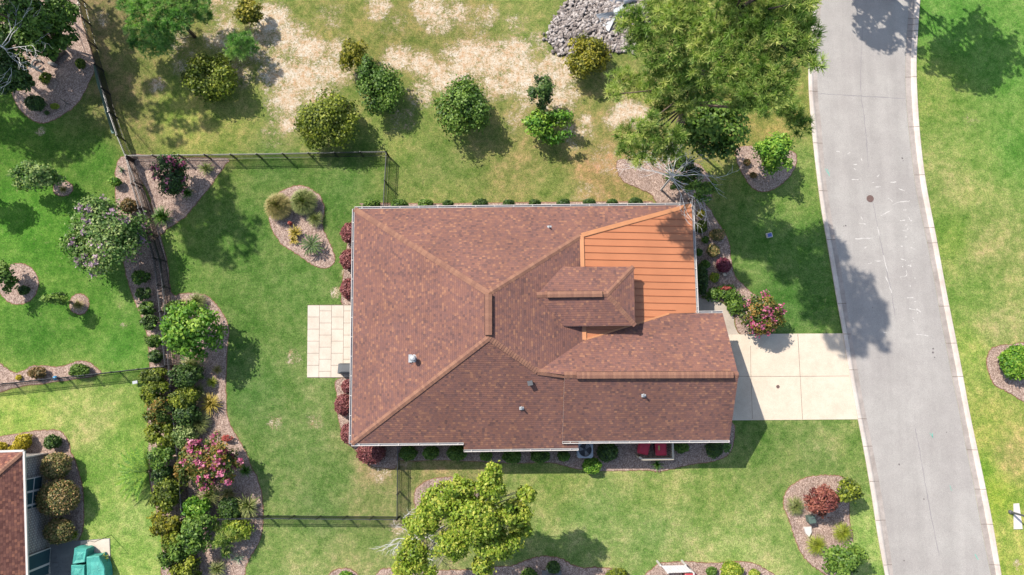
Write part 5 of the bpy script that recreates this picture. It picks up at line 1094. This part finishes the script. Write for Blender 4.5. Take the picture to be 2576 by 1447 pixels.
# covered grill on the patio
c = W(872, 927, 1.0); root = thing('covered_grill', (c.x, c.y, 0), 'dark grey covered barbecue grill on the patio against the roof edge', 'grill')
mb = MB(); x0, x1, y0, y1 = c.x - .62, c.x + .8, c.y - .34, c.y + .34
lo = [(x0 - .03, y0 - .05, .06), (x1, y0 - .05, .06), (x1, y1 + .03, .06), (x0 - .03, y1 + .03, .06)]; hi = [(x0, y0, 1.0), (x1, y0 - .03, .98), (x1, y1, 1.0), (x0 + .04, y1 - .02, .97)]; tp_ = [(x0 + .3, y0 + .12, 1.13), (x1 - .1, y0 + .12, 1.15), (x1 - .1, y1 - .12, 1.15), (x0 + .34, y1 - .12, 1.12)]
for r0_, r1_ in ((lo, hi), (hi, tp_)):
    for k in range(4): mb.face([r0_[k], r0_[(k + 1) % 4], r1_[(k + 1) % 4], r1_[k]])
mb.face(tp_); mb.build('cover', MT['darkgrey'], root, bevel=.03)
mb = MB()
for a, b in ((x0 + .1, y0 + .08), (x0 + .1, y1 - .08), (x1 - .1, y0 + .08), (x1 - .1, y1 - .08)): mb.lathe((a, b, 0), [(.04, .03), (.04, .07)], 8)
mb.build('caster', MT['black'], root)
def disc(x, y, r, z, name, label, mat, cat):
    c = W(x, y, z); mb = MB(); mb.lathe((c.x, c.y, z), [(r, -.02), (r, .008), (r * .93, .012), (r * .9, .006), (r * .3, .006)], 28)
    for k in range(8): a = k * math.pi / 4; mb.bar((c.x + math.cos(a) * r * .3, c.y + math.sin(a) * r * .3, z + .009), (c.x + math.cos(a) * r * .85, c.y + math.sin(a) * r * .85, z + .009), .02, .008)
    return tag(mb.build(name, mat), label, cat)
disc(2189, 500, .26, .016, 'manhole_cover', 'round brown iron manhole cover in the road', MT['iron'], 'manhole cover')
disc(1957, 973, .12, .034, 'drain_cover', 'small round dark cover in the driveway', MT['iron'], 'cover')
# yard bits
c = W(1935, 592, .1); root = thing('sprinkler_box', (c.x, c.y, 0), 'small pale blue utility box on the shaded front lawn', 'utility box'); mb = MB(); mb.box((c.x, c.y, .09), (.42, .34, .18), .2); mb.build('body', MT['white'], root, bevel=.02); mb = MB(); mb.box((c.x, c.y, .2), (.3, .24, .04), .2); mb.build('lid', MT['tank'], root, bevel=.01)
c = W(2040, 1306, .4); root = thing('utility_box', (c.x, c.y, 0), 'green grey utility pedestal under the copper red maple', 'utility box'); mb = MB(); mb.box((c.x, c.y, .3), (.4, .42, .6), .15); mb.box((c.x - .01, c.y, .63), (.46, .48, .06), .15); mb.build('cabinet', MT['boxgreen'], root, bevel=.02); mb = MB(); mb.box((c.x, c.y + .1, .67), (.2, .04, .03), .15); mb.build('handle', MT['darkgrey'], root)
P_ = [W(*p, 0).xy for p in t(3, 2, (262, 1082), (318, 1078), (320, 1120), (300, 1158), (278, 1130))]; mb = MB(); mb.prism(P_, 0, .22); o = mb.build('stone_marker', MT['white'], bevel=.02); tag(o, 'white wedge shaped stone in the lower right bed', 'stone')
P_ = [W(*p, 0).xy for p in t(3, 2, (1848, 908), (1888, 905), (1915, 1098), (1850, 1100))]; mb = MB(); mb.prism(P_, -.02, .06); o = mb.build('white_slab', MT['white']); tag(o, 'long white slab on the lawn at the right edge', 'slab')
b0 = W(2541, 1288, 0); root = thing('street_light', (b0.x, b0.y, 0), 'dark street light pole rising beyond the right edge by the white slab', 'street light'); mb = MB(); mb.tube([b0, b0 + Vector((0, 0, 2.5)), b0 + Vector((0, 0, 4.6))], [.075, .06, .05], 12); mb.build('pole', MT['darkgrey'], root); mb = MB(); mb.lathe(b0, [(.14, 0), (.13, .12), (.08, .18)], 14); mb.build('base', MT['darkgrey'], root)
mb = MB(); mb.lathe(b0 + Vector((0, 0, 4.6)), [(.06, 0), (.2, .05), (.24, .3), (.1, .42), (.02, .5)], 14); mb.build('lantern', MT['black'], root)
c = W(140, 951, .3); root = thing('gazing_ball', (c.x, c.y, 0), 'shiny blue glass ball in the wavy bed beside the left fence', 'garden ornament'); mb = MB(); mb.lathe((c.x, c.y, .34), [(.16 * math.sin(math.pi * k / 12) + .001, -.16 * math.cos(math.pi * k / 12)) for k in range(13)], 18); mb.build('ball', MT['blue'], root, smooth=True); mb = MB(); mb.lathe((c.x, c.y, 0), [(.12, 0), (.08, .06), (.06, .18)], 12); mb.build('stand', MT['iron'], root)
c = W(1822, 690, .3); root = thing('garden_lamp', (c.x, c.y, 0), 'small white garden light below the purple red ball shrub', 'garden light'); mb = MB(); mb.bar((c.x, c.y, 0), (c.x, c.y, .3), .04, .04); mb.build('stake', MT['white'], root); mb = MB(); mb.box((c.x, c.y, .34), (.2, .26, .1), .4); mb.build('head', MT['cream'], root, bevel=.02)
c = W(94, 162, .1); mb = MB(); mb.tube([(c.x + .36 * math.cos(a), c.y + .33 * math.sin(a), .1 + a * .02) for a in np.linspace(.5, 5.9, 20)], [.075] * 20, 8); tag(mb.build('ring_planter', MT['stone'], smooth=True), 'pale curled stone ring in the upper left mulch bed', 'garden ornament')
c = W(130, 160, .2); mb = MB(); mb.tube([(c.x - .3, c.y + .1, .12), (c.x, c.y, .17), (c.x + .35, c.y - .1, .12)], [.09, .16, .08], 8); tag(mb.build('stone', MT['stone'], smooth=False), 'grey stone right of the curled stone ring', 'stone')
c = W(146, 138, .2); mb = MB(); mb.tube([(c.x - .5, c.y - .3, .2), (c.x, c.y, .24), (c.x + .45, c.y + .35, .2)], [.3, .26, .2], 10); tag(mb.build('log', MT['bark'], smooth=False), 'dark weathered log at the rim of the upper left mulch bed', 'log')
mb = MB(); a, b, d_ = W(152, 248, .12), W(168, 260, .12), W(182, 266, .02); mb.tube([a, b, d_], [.025, .025, .02], 6); mb.tube([b, W(160, 275, .05)], [.02, .015], 5); tag(mb.build('sprinkler', MT['black']), 'thin fallen garden stake near the rim of the upper left mulch bed', 'garden stake')
c = W(340, 962, .3); mb = MB(); mb.box((c.x, c.y, .3), (.34, .2, .08), .2); mb.box((c.x, c.y, .14), (.05, .05, .28)); tag(mb.build('bird_feeder', MT['galv']), 'small grey feeder tray under the left end of the level lawn fence', 'bird feeder')
# stone pad and white screen at the bottom edge
c = W(1388, 1448, .2); root = thing('utility_pad', (c.x, c.y, 0), 'grey box on a pale stone pad cut by the bottom edge', 'utility box'); mb = MB(); mb.box((c.x, c.y - .25, .08), (1.3, 1.1, .16)); mb.build('pad', MT['paver_grey'], root); mb = MB(); mb.box((c.x, c.y - .35, .42), (.8, .7, .5)); mb.build('cabinet', MT['ac'], root, bevel=.03)
mb = MB(); p = W(1376, 1428, .6); mb.bar((p.x, p.y, 0), (p.x - .02, p.y, 1.3), .03, .03); tag(mb.build('white_stake', MT['white']), 'thin white stake left of the dark shrub above the stone pad', 'stake')
root = thing('white_screen', W(1702, 1440), 'white slatted screen over a faded red bin at the bottom edge', 'screen'); P_ = [W(a, b, 1.15) for a, b in t(2, 2, (1120, 1376), (1310, 1372), (1362, 1425), (1175, 1432))]
mb = MB()
for k in range(9):
    u0, u1 = k / 9 + .004, (k + 1) / 9 - .004; a, b, c2, d2 = P_[0].lerp(P_[1], u0), P_[0].lerp(P_[1], u1), P_[3].lerp(P_[2], u1), P_[3].lerp(P_[2], u0); zz = Vector((0, 0, .03))
    mb.face([a, b, c2, d2]); mb.face([a - zz, b - zz, c2 - zz, d2 - zz]); mb.face([a, b, b - zz, a - zz]); mb.face([d2, c2, c2 - zz, d2 - zz])
mb.build('slat_panel', MT['white'], root, fix=False); mb = MB()
for p in P_: mb.box((p.x, p.y, .56), (.1, .1, 1.12))
mb.bar(P_[2] + Vector((.06, 0, .0)), P_[2] + Vector((.1, -1.2, 0)), .08, .1); mb.build('post', MT['white'], root)
cart(1738, 1462, 0, 'faded red bin in front of the white slatted screen at the bottom edge', 'red2')
# neighbour's patio with teal covers
sheet('neighbour_patio', t(0, 2, (330, 1205), (600, 1185), (830, 1168), (840, 1600), (330, 1600)), .03, MT['paver_grey'])
mb = MB()
P0_ = t(0, 2, (610, 1190), (825, 1172), (832, 1300), (610, 1300)); mb.prism([W(*p).xy for p in P0_], .0, .04); struct(mb.build('patio_inset', MT['paver']))
mb = MB()
for k in range(12):
    for j in range(5):
        a = 410 + j * 85 + (k % 2) * 30; b = 1300 + k * 34
        if a < 800: p = W(*t(0, 2, (a, b))[0]); mb.box((p.x, p.y, .034), (.62 if (j + k) % 3 else .34, .3 if (j + k) % 2 else .33, .016))
struct(mb.build('patio_paving', MT['paver_grey']))
def cover(pts, z, label):
    P_ = [W(*p, z) for p in t(0, 2, *pts)]; g = sum(P_, Vector()) / len(P_); root = thing('covered_furniture', (g.x, g.y, 0), label, 'covered furniture', 'teal covered garden furniture'); mb = MB(); n = len(P_); q = 4; rings = []
    base = [p_ for a, b in zip(P_, P_[1:] + P_[:1]) for p_ in [a.lerp(b, i / q) for i in range(q)]]
    for sc, zz, w_ in ((1.06, .08, .05), (1.03, z * .6, .03), (1.0, z - .03, .01), (.93, z + .02, .01), (.55, z - .03, .02), (.2, z + .01, .02)):
        rings.append([Vector((g.x + (p.x - g.x) * sc + random.uniform(-w_, w_), g.y + (p.y - g.y) * sc + random.uniform(-w_, w_), zz + random.uniform(-w_, w_) * .7)) for p in base])
    for r0_, r1_ in zip(rings, rings[1:]):
        m_ = len(r0_)
        for k in range(m_): mb.face([r0_[k], r0_[(k + 1) % m_], r1_[(k + 1) % m_], r1_[k]])
    mb.face(rings[-1]); mb.build('cover', MT['teal'], root); mb = MB()
    for p in P_: mb.box((g.x + (p.x - g.x) * .85, g.y + (p.y - g.y) * .85, .05), (.05, .05, .1))
    mb.build('leg', MT['black'], root)
cover([(560, 1245), (655, 1250), (640, 1350), (545, 1365)], .9, 'teal covered chair nearest the watermark side, uppermost on the grey patio'.replace('nearest the watermark side, ', ''))
cover([(535, 1372), (638, 1372), (640, 1480), (532, 1480)], .75, 'square teal covered table at the bottom left of the grey patio')
cover([(650, 1310), (745, 1302), (790, 1400), (790, 1500), (655, 1500)], .85, 'widest teal covered sofa on the right of the grey patio')
c = W(258, 1400, .3); tuft(262, 1403, 14, .6, 'lime', 'lime leafy potted plant at the right corner of the grey patio', 90, .6, .03, 'potted_plant', 'plant')
mb = MB(); q = [W(*p, 1.6) for p in t(0, 2, (200, 1225), (480, 1200), (620, 1170))]; mb.tube([W(*t(0, 2, (840, 1145))[0], 0) + Vector((0, 0, z)) for z in (0, 1.0, 1.9)], [.02, .02, .015], 6); b1 = W(*t(0, 2, (840, 1145))[0], 0) + Vector((0, 0, 1.9)); mb.tube([b1, b1 + Vector((-.3, .1, .12)), b1 + Vector((-.6, -.05, -.05))], [.015, .012, .01], 5)
tag(mb.build('hook_pole', MT['black'], smooth=False), 'thin black hooked garden pole at the corner of the grey patio', 'garden pole')
